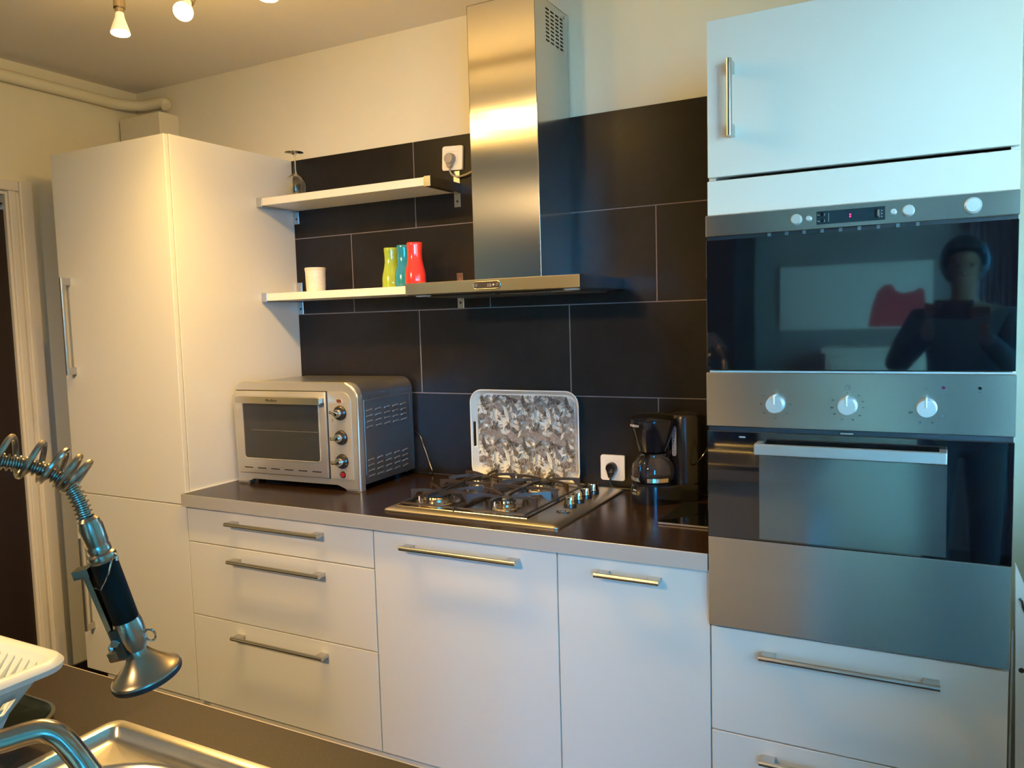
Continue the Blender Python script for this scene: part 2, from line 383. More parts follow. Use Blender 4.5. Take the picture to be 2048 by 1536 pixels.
for s, z in ((0, 1.656), (1, 1.643)):
    box(bm, .2385, .243, -.6169, -.6164, z-.0016, z-.0011); box(bm, .2385, .2388, -.6169, -.6164, z-.0015, z+.0015); box(bm, .2427, .243, -.6169, -.6164, z-.0015, z+.0015)
    box(bm, .2515, .2520, -.6169, -.6164, z-.003, z+.002)
box(bm, .2598, .2602, -.6169, -.6164, 1.640, 1.658); box(bm, .3563, .3567, -.6169, -.6164, 1.640, 1.657)
for z in (1.642, 1.648, 1.654): box(bm, .3595, .3630, -.6169, -.6164, z, z+.0005); box(bm, .3600, .3603, -.6169, -.6164, z-.002, z+.002)
obj('symbols', bm, WINK, cp)['kind'] = 'stuff'
bm = NB()
for z in (1.643, 1.656): obj('display_button', cyl(NB(), (.2472, -.6164, z), (.2472, -.6185, z), .0036, seg=16), BLK, cp)
box(bm, .3480, .3555, -.6185, -.6164, 1.641, 1.658, .002, 2)
obj('selector_button', bm, BLK, cp)

# ------------------------------------------------------------------ built-in oven
ov = thing('built_in_oven', 'built-in steel and black glass oven with three knobs, under the microwave', 'oven', (.3, -.35, .735))
obj('body', B(.018, .582, -.572, -.06, .735, 1.310), BLKM, ov)
cp = obj('control_panel', B(.0005, .5995, -.615, -.574, 1.2004, 1.3225, .0015), STEELH, ov)
obj('top_trim', B(.006, .594, -.604, -.574, 1.3225, 1.3262), mat('pale_trim', (.55, .6, .58), .4), ov)
obj('gap_strip', B(.003, .597, -.606, -.574, 1.190, 1.2006), BLKM, ov)
gd = obj('glass_door', B(.0015, .5985, -.615, -.576, .9446, 1.190, .0012), BGLASS, ov)
obj('window', B(.117, .4845, -.6158, -.6145, .9495, 1.1385), WGLASS, gd)
bm = NB(); box(bm, .114, .484, -.660, -.648, 1.1465, 1.1705, .002, 2)
for x in (.114, .470): box(bm, x, x+.014, -.650, -.614, 1.153, 1.171, .001)
obj('handle', bm, mat('handle_aluminium', (.62, .63, .63), .35, .85), gd)
obj('lower_panel', B(.0015, .5985, -.615, -.576, .7345, .9436, .0012), STEELH, ov)
obj('latch', B(.283, .310, -.611, -.603, 1.1915, 1.1965, .0008), STEEL, ov)
obj('brand_mark', B(.073, .087, -.6155, -.6149, 1.1765, 1.1795), mat('mark_grey', (.3, .32, .33), .4), gd)
for x in (.1523, .2984, .4461):
    kn = NB(); lathe(kn, [(.0195, 0), (.0180, .018), (.0170, .0205), (0, .0205)], (x, -.615, 1.254), (0, -1, 0), 36)
    k = obj('knob', kn, GREYK, cp, smooth=True)
    obj('pointer', B(x-.0019, x+.0019, -.6385, -.6150, 1.2550, 1.2762, .0008), mat('pointer_white', (.8, .85, .85), .3), k)
bm = NB()
def arcmarks(bm, x, z, r, angs, s=.0022):
    for a in angs:
        a = math.radians(a); cx, cz = x+r*math.sin(a), z+r*math.cos(a)
        box(bm, cx-s, cx+s, -.6154, -.6149, cz-s*.55, cz+s*.55)
arcmarks(bm, .1523, 1.254, .031, (0, 55, 90, 130, 180, 230, 270, 305)); arcmarks(bm, .2984, 1.254, .031, (45, 72, 95, 130, 160, 200, 235, 262, 292)); arcmarks(bm, .4461, 1.254, .032, (120, 160, 200, 250))
tube(bm, [(.2984+.0052*math.cos(a*PI/8), -.6151, 1.2925+.0052*math.sin(a*PI/8)) for a in range(16)], .0003, 6, closed=True)
box(bm, .2984, .3030, -.6154, -.6149, 1.2923, 1.2928); box(bm, .2982, .2987, -.6154, -.6149, 1.2925, 1.297)
for a in ((.4408, .4514, 1.2868, 1.2872), (.4408, .4514, 1.2948, 1.2952), (.4408, .4412, 1.2868, 1.2952), (.4510, .4514, 1.2868, 1.2952)): box(bm, a[0], a[1], -.6154, -.6149, a[2], a[3])
for x in (.2984, .4461): cyl(bm, (x, -.6149, 1.2815), (x, -.6156, 1.2815), .0011, seg=8)
box(bm, .5355, .5420, -.6154, -.6149, 1.2872, 1.2877)
obj('symbols', bm, mat('panel_ink', (.05, .09, .1), .5), cp)['kind'] = 'stuff'
text('°C', .0065, MATS['panel_ink'], cp, (.4463, -.6151, 1.291)); text('°C', .007, MATS['panel_ink'], cp, (.4760, -.6151, 1.2868))
text('250', .0055, MATS['panel_ink'], cp, (.4175, -.6151, 1.2440))
for x, m_ in ((.4757, LEDR), (.5386, BLK)):
    bm = NB(); cyl(bm, (x, -.6145, 1.2952), (x, -.6165, 1.2952), .0028, seg=16); il = obj('indicator_lamp', bm, mat('lamp_violet', (.12, .0, .05), .2) if m_ is LEDR else BLK, cp)
    bm = NB(); lathe(bm, [(.0029, 0), (.0029, .002), (.0036, .002), (.0036, 0)], (x, -.6149, 1.2952), (0, -1, 0), 20); obj('bezel', bm, CHROME, il)

# ------------------------------------------------------------------ cooker hood
hd = thing('cooker_hood', 'stainless steel chimney cooker hood with a flat canopy over the hob', 'cooker hood', (-.706, -.15, 1.54))
bm = NB(); box(bm, -.8225, -.5895, -.2445, -.010, 1.574, 2.092, .001); obj('chimney', bm, STEELV, hd)
# upper section: front, left, back faces; right side has real slots
uc = NB(); x0, x1, y0, y1, z0, z1 = -.8215, -.5905, -.2435, -.006, 2.092, 2.412
box(uc, x0, x1-.0012, y0, y0+.0012, z0, z1); box(uc, x0, x0+.0012, y0, y1, z0, z1); box(uc, x0, x1, y0, y1, z1-.0012, z1)
ys = sorted([-.169+.0345*k for k in range(4)]+[-.169+.0345*k+.024 for k in range(4)])
ys = [y0]+ys+[y1]; zs = []
for k in range(9): zs += [2.388-.0115*k-.0055, 2.388-.0115*k]
zs = [z0]+sorted(zs)+[z1]
for i in range(len(ys)-1):
    for j in range(len(zs)-1):
        if i % 2 == 1 and j % 2 == 1: continue
        V = [uc.verts.new(p) for p in ((x1, ys[i], zs[j]), (x1, ys[i+1], zs[j]), (x1, ys[i+1], zs[j+1]), (x1, ys[i], zs[j+1]))]; uc.faces.new(V)
obj('chimney_extension', uc, STEELV, hd)
obj('duct', B(-.79, -.60, -.20, -.03, 2.10, 2.40), BLKM, hd)
obj('screw', cyl(NB(), (-.5905, -.034, 2.398), (-.5885, -.034, 2.398), .004, seg=12), STEEL, hd)
cn = obj('canopy', B(-1.0, -.412, -.370, -.010, 1.539, 1.575, .0012), STEELH, hd)
obj('glass_lip', B(-.996, -.416, -.369, -.012, 1.5365, 1.5392), mat('dark_lip', (.05, .045, .04), .3, .8), hd)
for x0, x1 in ((-.96, -.715), (-.70, -.455)):
    f = obj('grease_filter', B(x0, x1, -.31, -.05, 1.531, 1.5368, .002), mat('filter_mesh', (.20, .18, .15), .4, .9), hd)
for x in (-.955, -.450):
    obj('hood_lamp', lathe(NB(), [(0, -.004), (.022, -.004), (.026, 0), (.026, .003)], (x, -.338, 1.5365)), mat('lamp_lens', (.55, .55, .5), .15), hd, smooth=True)
pn = prism(NB(), rrect(-.7510, -.6625, 1.5482, 1.5672, .0090), XZ, -.3712, -.3698)
cpn = obj('control_panel', pn, mat('panel_dark', (.05, .032, .02), .3), cn)
bm = NB(); pr_ = rrect(-.7520, -.6615, 1.5472, 1.5682, .0100); tube(bm, [(a, -.3712, b) for a, b in pr_], .0008, 6, closed=True); obj('panel_rim', bm, STEEL, cn)
for x in (-.7428, -.6712): obj('button', lathe(NB(), [(0, .002), (.0055, .002), (.0062, .0008), (.0062, 0)], (x, -.3712, 1.5577), (0, -1, 0), 20), STEEL, cn, smooth=True)
bm = NB()
for k in range(3): box(bm, -.7040+.0052*k, -.7030+.0052*k, -.3716, -.3711, 1.5535, 1.5615); box(bm, -.7048+.0052*k, -.7022+.0052*k, -.3716, -.3711, 1.5535, 1.5545)
cyl(bm, (-.6845, -.3711, 1.558), (-.6845, -.3716, 1.558), .0028, seg=12)
obj('symbols', bm, mat('symbol_grey', (.6, .58, .52), .5), cn)['kind'] = 'stuff'

# ------------------------------------------------------------------ shelves
def shelf(label, zt, hood):
    t = thing('wall_shelf', label, 'shelf', (-1.39, -.1, zt-.028), group='white wall shelves')
    xa, xb = -1.7765, -1.003
    obj('board', B(xa+.002, xb-.002, -.2, YT-.001, zt-.0270, zt, .0008), WHITE, t)
    for s, x in ((-1, xa), (1, xb)):
        xi = x-s*.026; a, b = min(x, xi), max(x, xi)
        bm = NB()
        box(bm, a, b, -.2035, -.2005, zt-.031, zt+.0025, .0005)                       # front cap
        box(bm, a, b, -.2030, YT, zt-.0300, zt-.0274)                                 # strap below
        e0, e1 = (x-.0022, x-.0002) if s > 0 else (x+.0002, x+.0022)
        box(bm, e0, e1, -.2030, YT, zt-.030, zt+.0015)                                # outer cheek
        tx0, tx1 = a-.004, b-.004
        if s < 0: tx0, tx1 = a+.001, b+.001
        box(bm, tx0, tx1, YT-.003, YT-.0003, zt-.078, zt-.028, .0008)                 # lower fixing tab
        box(bm, tx0, tx1, -.03, YT, zt-.0315, zt-.0298, .0005)
        box(bm, tx0, tx1, YT-.003, YT-.0003, zt+.0005, zt+.046, .0008)                # upper fixing tab
        br = obj('bracket', bm, STEEL, t)
        for dz in (-.058, .026):
            c = ((tx0+tx1)/2, YT-.003, zt+dz)
            obj('screw', lathe(NB(), [(0, .0006), (.0035, .001), (.0045, 0)], c, (0, -1, 0), 12), BLKM if dz < 0 else STEEL, br)
    return t
ZS1, ZS2 = 1.9275, 1.5765
shelf('upper white wall shelf on steel brackets, holding an upturned wine glass', ZS1, False)
shelf('lower white wall shelf on steel brackets, running up to the cooker hood', ZS2, True)

def sq_ring(c, r, z, rot, k=.55, n=28):
    out = []
    for i in range(n):
        a = 2*PI*i/n; ca, sa = math.cos(a), math.sin(a)
        q = (abs(ca)**4+abs(sa)**4)**(-.25); rr = r*(1-k+k*q*.92)
        out.append((c[0]+rr*math.cos(a+rot), c[1]+rr*math.sin(a+rot), c[2]+z))
    return out
def vase(label, c, m_, rot):
    bm = NB(); H = .147
    prof = [(.0330, 0), (.0365, .006), (.0375, .022), (.0368, .040), (.0335, .056), (.0290, .076), (.0262, .096), (.0262, .116), (.0278, .134), (.0284, .143), (.0276, .147),
            (.0255, .146), (.0240, .130), (.0235, .100), (.0305, .050), (.034, .020), (.030, .006)]
    rings = []
    for r, z in prof:
        wob = .0012*math.sin(z*160) if z < .06 else 0
        rings.append([bm.verts.new(p) for p in sq_ring(c, r+wob, z, rot+z*1.2)])
    for A, C in zip(rings, rings[1:]):
        for i in range(len(A)): bm.faces.new((A[i], A[(i+1) % len(A)], C[(i+1) % len(A)], C[i]))
    bm.faces.new(rings[0][::-1]); bm.faces.new(rings[-1])
    return tag(obj('vase', bm, m_, smooth='all'), label, 'vase', 'coloured glass vases on the lower shelf')
def atx(px, y, z, py=575): p = on(px, py, 1, y); return (p.x, y, z)
vg, vbl, vr = atx(785, -.052, ZS2), atx(811, -.100, ZS2), atx(832, -.152, ZS2)
vase('lime green glass vase, furthest left of the three vases', vg, GREEN, .5)
vase('blue glass vase between the green and the red vase', vbl, BLUE, .5)
vase('bright red glass vase, nearest the cooker hood', vr, RED, .5)
cx, cy, _ = atx(632, -.11, ZS2)
cu = NB(); lathe(cu, [(0, 0), (.0335, 0), (.0350, .003), (.0362, .030), (.0372, .076), (.0378, .090), (.0345, .090), (.0335, .060), (.0325, .006), (0, .005)], (cx, cy, ZS2))
cup = thing('tumbler', 'cream cup with a speckled grey pattern at the left end of the lower shelf', 'cup', (cx, cy, ZS2))
obj('body', cu, mat('cream_ceramic', (.78, .72, .60), .35, noise=((90, 90, 90), .12, (.74, .68, .58))), cup, smooth=True)
obj('rim_band', lathe(NB(), [(.0383, .078), (.0388, .089), (.0375, .0905)], (cx, cy, ZS2)), mat('cream_rim', (.70, .62, .48), .35), cup, smooth=True)
bm = NB()
for k in range(260):
    a = random.uniform(-2.6, .6); z = random.gauss(.045, .017)
    if not .012 < z < .072: continue
    r = .0352+z*.026; s = random.uniform(.0004, .0011); p = Vector((cx+r*math.cos(a), cy+r*math.sin(a), ZS2+z)); n = Vector((math.cos(a), math.sin(a), 0))
    cyl(bm, p, p+n*.0004, s, seg=5)
sp = obj('speckles', bm, mat('speckle_grey', (.30, .27, .23), .5), cup); sp['kind'] = 'stuff'
# upturned wine glass
gx, gy, _ = atx(592, -.115, ZS1, 385); gz = ZS1+.0008
outer = [(.0330, 0), (.0372, .020), (.0395, .040), (.0375, .058), (.0300, .074), (.0160, .085), (.0060, .092), (.0040, .104), (.0036, .150), (.0055, .1605), (.0150, .1650), (.0345, .1672)]
inner = [(.0345, .1690), (0, .1695)]
prof = outer+inner; prof2 = [(0, .0895), (.0140, .0835), (.0285, .0722), (.0360, .0570), (.0380, .040), (.0358, .020), (.0316, 0)]
tag(obj('wine_glass', lathe(NB(), prof2+prof, (gx, gy, gz), seg=40), GLASS, smooth=True), 'clear wine glass standing upside down at the left end of the upper shelf', 'wine glass')

# ------------------------------------------------------------------ wall sockets
def socket(label, cx, cz, tilt, plugm, px, pz, parent_cable):
    t = thing('wall_socket', label, 'socket', (cx, -.015, cz), group='wall sockets')
    R = Matrix.Rotation(tilt, 4, 'Y')
    def tr(bm): bmesh.ops.transform(bm, matrix=Matrix.Translation((cx, 0, cz)) @ R, verts=bm.verts); return bm
    bm = NB(); prism(bm, rrect(-.041, .041, -.041, .041, .006), XZ, YT-.009, YT)
    bmesh.ops.bevel(bm, geom=[e for e in bm.edges if all(abs(v.co.y-(YT-.009)) < 1e-5 for v in e.verts)], offset=.002, segments=2, affect='EDGES')
    obj('cover_plate', tr(bm), WPLAS, t)
    bm = NB(); q = rrect(-.0225, .0225, -.0225, .0225, .001, 2); tube(bm, [(a, YT-.0091, b) for a, b in q], .0003, 4, closed=True)
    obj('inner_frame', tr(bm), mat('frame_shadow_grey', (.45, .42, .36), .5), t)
    return t, tr
s1, tr = socket('tilted white wall socket with a grey plug, beside the hood chimney', -1.031, 2.018, math.radians(3), None, 0, 0, None)
PG = mat('grey_plug', (.36, .31, .23), .4)
pl = thing('power_plug', 'round grey plug with its cord in the upper socket', 'plug', (-1.034, -.03, 2.012))
bm = NB(); lathe(bm, [(.0195, 0), (.0195, .012), (.0165, .020), (0, .022)], (-1.036, YT-.0095, 2.015), (0, -1, 0), 24); obj('plug_body', bm, PG, pl, smooth=True)
bm = NB(); prism(bm, [(-1.053, 2.008), (-1.046, 1.985), (-1.032, 1.985), (-1.022, 2.004)], XZ, YT-.024, YT-.011); bmesh.ops.bevel(bm, geom=bm.edges[:], offset=.002, segments=2, affect='EDGES'); obj('strain_relief', bm, PG, pl)
bm = NB(); tube(bm, smoothpath([(-1.0385, -.026, 1.990), (-1.037, -.026, 1.972), (-1.027, -.024, 1.958), (-1.005, -.022, 1.952), (-.97, -.022, 1.957), (-.93, -.020, 1.972), (-.86, -.017, 1.99), (-.83, -.016, 2.0)], 6), .0032, 10)
obj('cord', bm, PG, pl, smooth=True)
s2, tr = socket('white wall socket with a black plug, beside the coffee maker', -.4605, .967, 0, None, 0, 0, None)
pl = thing('power_plug', 'round black plug of the coffee maker in the lower socket', 'plug', (-.462, -.03, .96))
obj('plug_body', lathe(NB(), [(.0180, 0), (.0180, .012), (.0150, .020), (0, .022)], (-.462, YT-.0095, .968), (0, -1, 0), 24), BLK, pl, smooth=True)
bm = NB(); prism(bm, [(-.478, .961), (-.471, .935), (-.460, .935), (-.448, .958)], XZ, YT-.024, YT-.011); bmesh.ops.bevel(bm, geom=bm.edges[:], offset=.002, segments=2, affect='EDGES'); obj('strain_relief', bm, BLK, pl)
bm = NB(); tube(bm, smoothpath([(-.4655, -.026, .938), (-.465, -.027, .918), (-.452, -.030, .9045), (-.40, -.034, .9042), (-.34, -.03, .9042), (-.30, -.028, .9042)], 6), .0032, 10); obj('cord', bm, BLK, pl, smooth=True)

# ------------------------------------------------------------------ toaster oven (built in its own axes, x right, y back, z up)
TX, TY, TA = -1.209, -.372, math.radians(2.8)
to = thing('toaster_oven', 'silver countertop toaster oven with three knobs beside the tall cabinet', 'toaster oven', (TX, TY, .9009), TA, local=True)
Wd, Hh, Dp = .535, .362, .345
def rotprof(x0, x1, z0, z1, r): return rrect(x0, x1, z0, z1, r, 8)
# casing behind the front frame: rounded top corners, square bottom
def arch(x0, x1, z0, z1, r, n=8):
    out = [(x0, z0), (x1, z0)]
    for cx, a0 in ((x1-r, 0), (x0+r, 90)):
        for k in range(n+1): a = math.radians(a0+90*k/n); out.append((cx+r*math.cos(a), z1-r+r*math.sin(a)))
    return out
bm = NB(); prism(bm, arch(-Wd+.006, -.006, .018, Hh-.004, .045), XZ, .026, Dp)
cs = obj('casing', bm, TOASTB, to, smooth=True)
# front frame with feet
fp = [(-Wd, 0), (-Wd+.052, 0), (-Wd+.075, .026), (-.088, .026), (-.060, 0), (0, 0)]
for cx, a0 in ((-.050, 0), (-Wd+.050, 90)):
    for k in range(9): a = math.radians(a0+90*k/8); fp.append((cx+.05*math.cos(a), Hh-.05+.05*math.sin(a)))
bm = NB(); prism(bm, fp, XZ, .0, .030)
bmesh.ops.bevel(bm, geom=[e for e in bm.edges if all(abs(v.co.y) < 1e-5 for v in e.verts)], offset=.007, segments=3, affect='EDGES')
ff = obj('front_frame', bm, TOASTS, to, smooth=True)
# door panel
dx0, dx1, dz0, dz1 = -.515, -.121, .041, .331
obj('door_gap', B(dx0-.0025, dx1+.0025, -.0006, .004, dz0-.0025, dz1+.0025), BLKM, to)
dr = obj('door', B(dx0, dx1, -.010, .0005, dz0, dz1, .003, 2), TOASTS, to, smooth=True)
bm = NB(); wx0, wx1, wz0, wz1 = dx0+.036, dx1-.030, dz0+.055, dz1-.040
prism(bm, rrect(wx0, wx1, wz0, wz1, .010), XZ, -.0112, -.0095); obj('window', bm, TWIN, dr)
bm = NB(); tube(bm, [(a, -.0108, b) for a, b in rrect(wx0-.002, wx1+.002, wz0-.002, wz1+.002, .012)], .0020, 8, closed=True); obj('window_bead', bm, mat('bead_silver', (.74, .72, .68), .25, .7), dr, smooth=True)
bm = NB(); box(bm, wx0+.035, wx1-.004, -.0118, -.0110, (wz0+wz1)/2+.001, (wz0+wz1)/2+.0025); obj('rack_line', bm, mat('rack_wire', (.22, .21, .18), .4, .5), dr)
bm = NB()
for k in range(6): obj('vent_slot', B(dx0+.028+.060*k, dx0+.066+.060*k, -.0104, -.0098, dz0+.018, dz0+.0215), BLKM, dr)
bm = NB(); prism(bm, rrect(dx0+.030, dx1-.002, dz1-.040, dz1-.018, .004, 3), XZ, -.041, -.030)
box(bm, dx0+.040, dx1-.012, -.038, -.010, dz1-.0205, dz1-.0165, .001); box(bm, dx0+.032, dx0+.044, -.036, -.009, dz1-.036, dz1-.018, .001); box(bm, dx1-.016, dx1-.004, -.036, -.009, dz1-.036, dz1-.018, .001)
hn = obj('handle', bm, mat('handle_chrome', (.55, .50, .42), .18, 1.0), dr)
text('Moulinex', .0135, INK, dr, (-.325, -.0413, dz1-.0285), name='lettering', shear=.3)
# control area
cpn = NB(); prism(cpn, [(-.113, .040), (-.024, .040), (-.024, .296)]+[(-.060+.036*math.cos(math.radians(a)), .296+.036*math.sin(math.radians(a))) for a in (15, 30, 45, 60, 75, 90)]+[(-.113, .332)], XZ, -.0025, .002)
cp = obj('control_panel', cpn, mat('panel_champagne', (.60, .55, .47), .38, .60), to)
obj('timer_window', prism(NB(), rrect(-.079, -.060, .296, .306, .003), XZ, -.0034, -.0020), mat('amber_window', (.16, .035, .012), .2), cp)
bm = NB(); tube(bm, [(a, -.0028, b) for a, b in rrect(-.080, -.059, .295, .307, .004)], .0011, 6, closed=True); obj('window_rim', bm, MATS['bead_silver'], cp)
for z, ang in ((.262, 18), (.180, -3), (.100, -3)):
    kb = obj('knob', lathe(NB(), [(.0235, 0), (.0235, .007), (.0205, .0095), (0, .0095)], (-.066, -.0025, z), (0, -1, 0), 32), mat('knob_brown', (.03, .022, .016), .25), cp, smooth=True)
    obj('knob_base', lathe(NB(), [(.0252, 0), (.0252, .0015), (.0236, .0058), (.0190, .0080)], (-.066, -.0025, z), (0, -1, 0), 32), mat('knob_brown', (.03, .022, .016), .25), kb, smooth=True)
    bm = NB(); cyl(bm, (0, -.009, 0), (0, -.028, 0), .0150, .0135, seg=20); box(bm, -.0225, .010, -.036, -.020, -.0060, .0060, .003, 2)
    bmesh.ops.transform(bm, matrix=Matrix.Translation((-.066, 0, z)) @ Matrix.Rotation(math.radians(ang), 4, 'Y'), verts=bm.verts)
    obj('grip', bm, CHROME, kb, smooth=True)
bm = NB()
for z, A in ((.262, (30, 55, 78, 100, 125, 150, 170, 190)), (.180, (-30, 30, 90, 150, -150)), (.100, (-40, 0, 35, 65, 95, 125, 155, 190, -65))):
    for a in A: a = math.radians(a); x_, z_ = -.066+.032*math.sin(a), z+.032*math.cos(a); box(bm, x_-.0022, x_+.0022, -.0030, -.0024, z_-.0005, z_+.0005)
box(bm, -.1005, -.0990, -.003, -.0024, .231, .240); box(bm, -.1005, -.0955, -.003, -.0024, .239, .241)
for i in range(3): box(bm, -.050, -.044, -.003, -.0024, .046+.004*i, .0465+.004*i)
obj('dial_marks', bm, mat('dial_brown', (.12, .08, .05), .5), cp)['kind'] = 'stuff'
pl_ = obj('power_light', lathe(NB(), [(.0095, 0), (.0085, .003), (0, .0042)], (-.066, -.0025, .055), (0, -1, 0), 24), mat('red_lens', (.45, .01, .015), .12, coat=1.0), cp, smooth=True)
obj('light_rim', lathe(NB(), [(.0118, 0), (.0112, .0018), (.0095, .0018)], (-.066, -.0025, .055), (0, -1, 0), 24), BLK, pl_, smooth=True)
# side louvres on the right-hand side
bm = NB(); box(bm, -.0062, -.0048, .045, .325, .050, .300, .001)
obj('side_panel', bm, TOASTB, cs)
lm = mat('louvre_dark', (.06, .055, .05), .5)
k = 0
for zz0, sl, miss in ((.262, .0, 0), (.095, .0, 0)):
    for i in range(5):
        for j in range(4):
            y = .058+.052*i; z = zz0-.0185*j
            bm = NB(); prism(bm, [(y, z), (y+.030, z), (y+.034, z+.004), (y+.030, z+.006), (y, z+.003)], YZ, -.0050, -.0022)
            l = obj('louvre', bm, TOASTS, cs)
            bm = NB(); box(bm, -.0048, -.0040, y, y+.026, z-.0022, z+.0002)
            obj('louvre_slot', bm, lm, l)
for y in (.06, .31):
    for x in (-.06, -Wd+.06): obj('foot', cyl(NB(), (x, y, 0.0003), (x, y, .020), .014, seg=16), BLK, to)
cbl = NB(); tube(cbl, smoothpath([(-1.32, -.022, 1.08), (-1.22, -.02, 1.05), (-1.19, -.024, 1.00), (-1.165, -.03, .945), (-1.15, -.035, .906), (-1.19, -.03, .9042), (-1.26, -.03, .9042)], 6), .0028, 8)
pc = obj('power_cord', cbl, BLK, None, smooth=True); pc.parent = to; pc.matrix_parent_inverse = W(to).inverted()

# ------------------------------------------------------------------ gas hob
HX0, HX1, HY0, HY1, HZ = -.982, -.410, -.552, -.048, .9
hb = thing('gas_hob', 'stainless steel four-burner gas hob with four knobs on its right side', 'hob', ((HX0+HX1)/2, (HY0+HY1)/2, HZ))
pan = NB(); wx1 = -.515
P0 = rrect(HX0, HX1, HY0, HY1, .014, 5); P1 = rrect(HX0+.004, HX1-.004, HY0+.004, HY1-.004, .012, 5); P2 = rrect(HX0+.022, HX1-.030, HY0+.020, HY1-.020, .008, 5)
lv = [(P0, HZ+.0006), (P0, HZ+.0045), (P1, HZ+.0075), (P2, HZ+.0125)]
rs = [[pan.verts.new((a, b, z)) for a, b in P_] for P_, z in lv]
for A, C in zip(rs, rs[1:]):
    for i in range(len(A)): pan.faces.new((A[i], A[(i+1) % len(A)], C[(i+1) % len(A)], C[i]))
pan.faces.new(rs[-1]); pan.faces.new(rs[0][::-1])
obj('pan', pan, mat('hob_steel', (.62, .57, .50), .36, 1.0), hb, smooth=True)
WM = mat('brown_reflecting_steel', (.34, .29, .24), .22, 1.0)
wm_x = -.752
for a, b in ((HX0+.030, wm_x-.002), (wm_x+.002, wx1)):
    bm = NB(); box(bm, a, b, HY0+.027, HY1-.025, HZ+.011, HZ+.0145, .0015); obj('burner_well', bm, WM, hb)
BUR = [(-.866, -.430, .048), (-.634, -.425, .026), (-.866, -.175, .036), (-.640, -.170, .036)]
for x, y, r in BUR:
    z = HZ+.0145
    bs = obj('burner', lathe(NB(), [(r+.020, 0), (r+.018, .003), (r+.006, .006), (r+.004, .006), (r+.004, .012), (r, .014), (r*.9, .021), (0, .021)], (x, y, z), seg=36), mat('burner_steel', (.52, .45, .37), .25, 1.0), hb, smooth=True)
    obj('burner_cap', lathe(NB(), [(r*.98, .0212), (r*.98, .0255), (r*.86, .0285), (0, .0290)], (x, y, z), seg=36), mat('cap_black', (.02, .017, .015), .3), bs, smooth=True)
    bm = NB()
    for k in range(18 if r > .03 else 12):
        a = 2*PI*k/(18 if r > .03 else 12); bx = x+(r+.001)*math.cos(a); by = y+(r+.001)*math.sin(a); box(bm, bx-.0012, bx+.0012, by-.0012, by+.0012, z+.0125, z+.0205)
    obj('flame_ports', bm, BLKM, bs)['kind'] = 'stuff'
    for s, c_ in ((-1, WPLAS), (1, STEEL)):
        cyl_ = cyl(NB(), (x+s*(r+.007)*.75, y-(r+.007)*.7, z), (x+s*(r+.007)*.75, y-(r+.007)*.7, z+.018), .0022, seg=8); obj('igniter', cyl_, c_, bs)
def blade(bm, p, q, zt=.050, drop=.024, th=.0042):
    # a finger of the pan support: tall at the frame post p, thin and arched towards the burner q
    p = Vector(p); q = Vector(q); d = (q-p); L = d.length; d.normalize(); n = Vector((-d.y, d.x))*th/2
    N = 8; tops = []; bots = []
    for k in range(N+1):
        t = k/N; zt_ = zt-.004*math.sin(t*PI)*.0+.003*math.sin(t*PI)-.003*t
        zb_ = zt_-(.0085+.026*max(0, 1-t*4)**1.0*1.0) if t < .25 else zt_-.0085
        c = p+d*L*t
        tops.append((c, zt_)); bots.append((c, zb_))
    V = []
    for c, z in tops+bots[::-1]: V.append((c, z))
    A = [bm.verts.new((c.x+n.x, c.y+n.y, HZ+z)) for c, z in V]; C = [bm.verts.new((c.x-n.x, c.y-n.y, HZ+z)) for c, z in V]
    k_ = len(V)
    for i in range(k_): bm.faces.new((A[i], A[(i+1) % k_], C[(i+1) % k_], C[i]))
    for R_ in (A, C):
        for i in range(N):
            bm.faces.new((R_[i], R_[i+1], R_[k_-2-i], R_[k_-1-i]))
for gx0, gx1 in ((HX0+.040, wm_x-.006), (wm_x+.006, wx1-.012)):
    ps = thing_ = obj('pan_support', NB(), IRON, hb)
    bm = NB(); ya, yb = HY0+.040, HY1-.038; ym = (ya+yb)/2; xm = (gx0+gx1)/2
    # low frame rods
    zr = HZ+.0205
    for x in (gx0, gx1): tube(bm, [(x, ya, zr), (x, yb, zr)], .0032, 6)
    for y in (ya, yb): tube(bm, [(gx0, y, zr), (gx1, y, zr)], .0032, 6)
    for x in (gx0, gx1):
        for y in (ya, ym, yb):
            cyl(bm, (x, y, HZ+.0148), (x, y, HZ+.022), .005, seg=8)
    bm.to_mesh(ps.data); bm.free()
    for by, y0, y1 in ((-.430 if gx0 < -.8 else -.425, ya, ym), (-.175 if gx0 < -.8 else -.170, ym, yb)):
        bx = xm; g = .022
        for p, q in (((gx0, y0+.052), (bx-g, by)), ((gx1, y0+.075), (bx+g, by)), ((bx, y0 if y0 == ya else ym+.006), (bx, by-g)), ((bx, y1 if y1 == yb else ym-.006), (bx, by+g)), ((gx0, y1-.055), (bx-g*.7, by+g*.7)), ((gx1, y1-.045), (bx+g*.7, by+g*.7))):
            fb = NB(); blade(fb, p, q); obj('finger', fb, IRON, ps)
    fb = NB(); blade(fb, (gx0, ym), (xm+.004, ym)); blade(fb, (gx1, ym), (xm-.004, ym)); obj('cross_bar', fb, IRON, ps)
KN = [(-.4620, -.355), (-.4640, -.292), (-.4665, -.229), (-.4690, -.166)]
for x, y in KN:
    kb = obj('knob', lathe(NB(), [(.0185, .0), (.0185, .010), (.0170, .012)], (x, y, HZ+.0127), seg=28), mat('knob_black', (.012, .01, .01), .3), hb, smooth=True)
    obj('knob_cap', lathe(NB(), [(.0165, .011), (.0150, .020), (.0150, .031), (.0140, .0325), (0, .0325)], (x, y, HZ+.0127), seg=28), CHROME, kb, smooth=True)
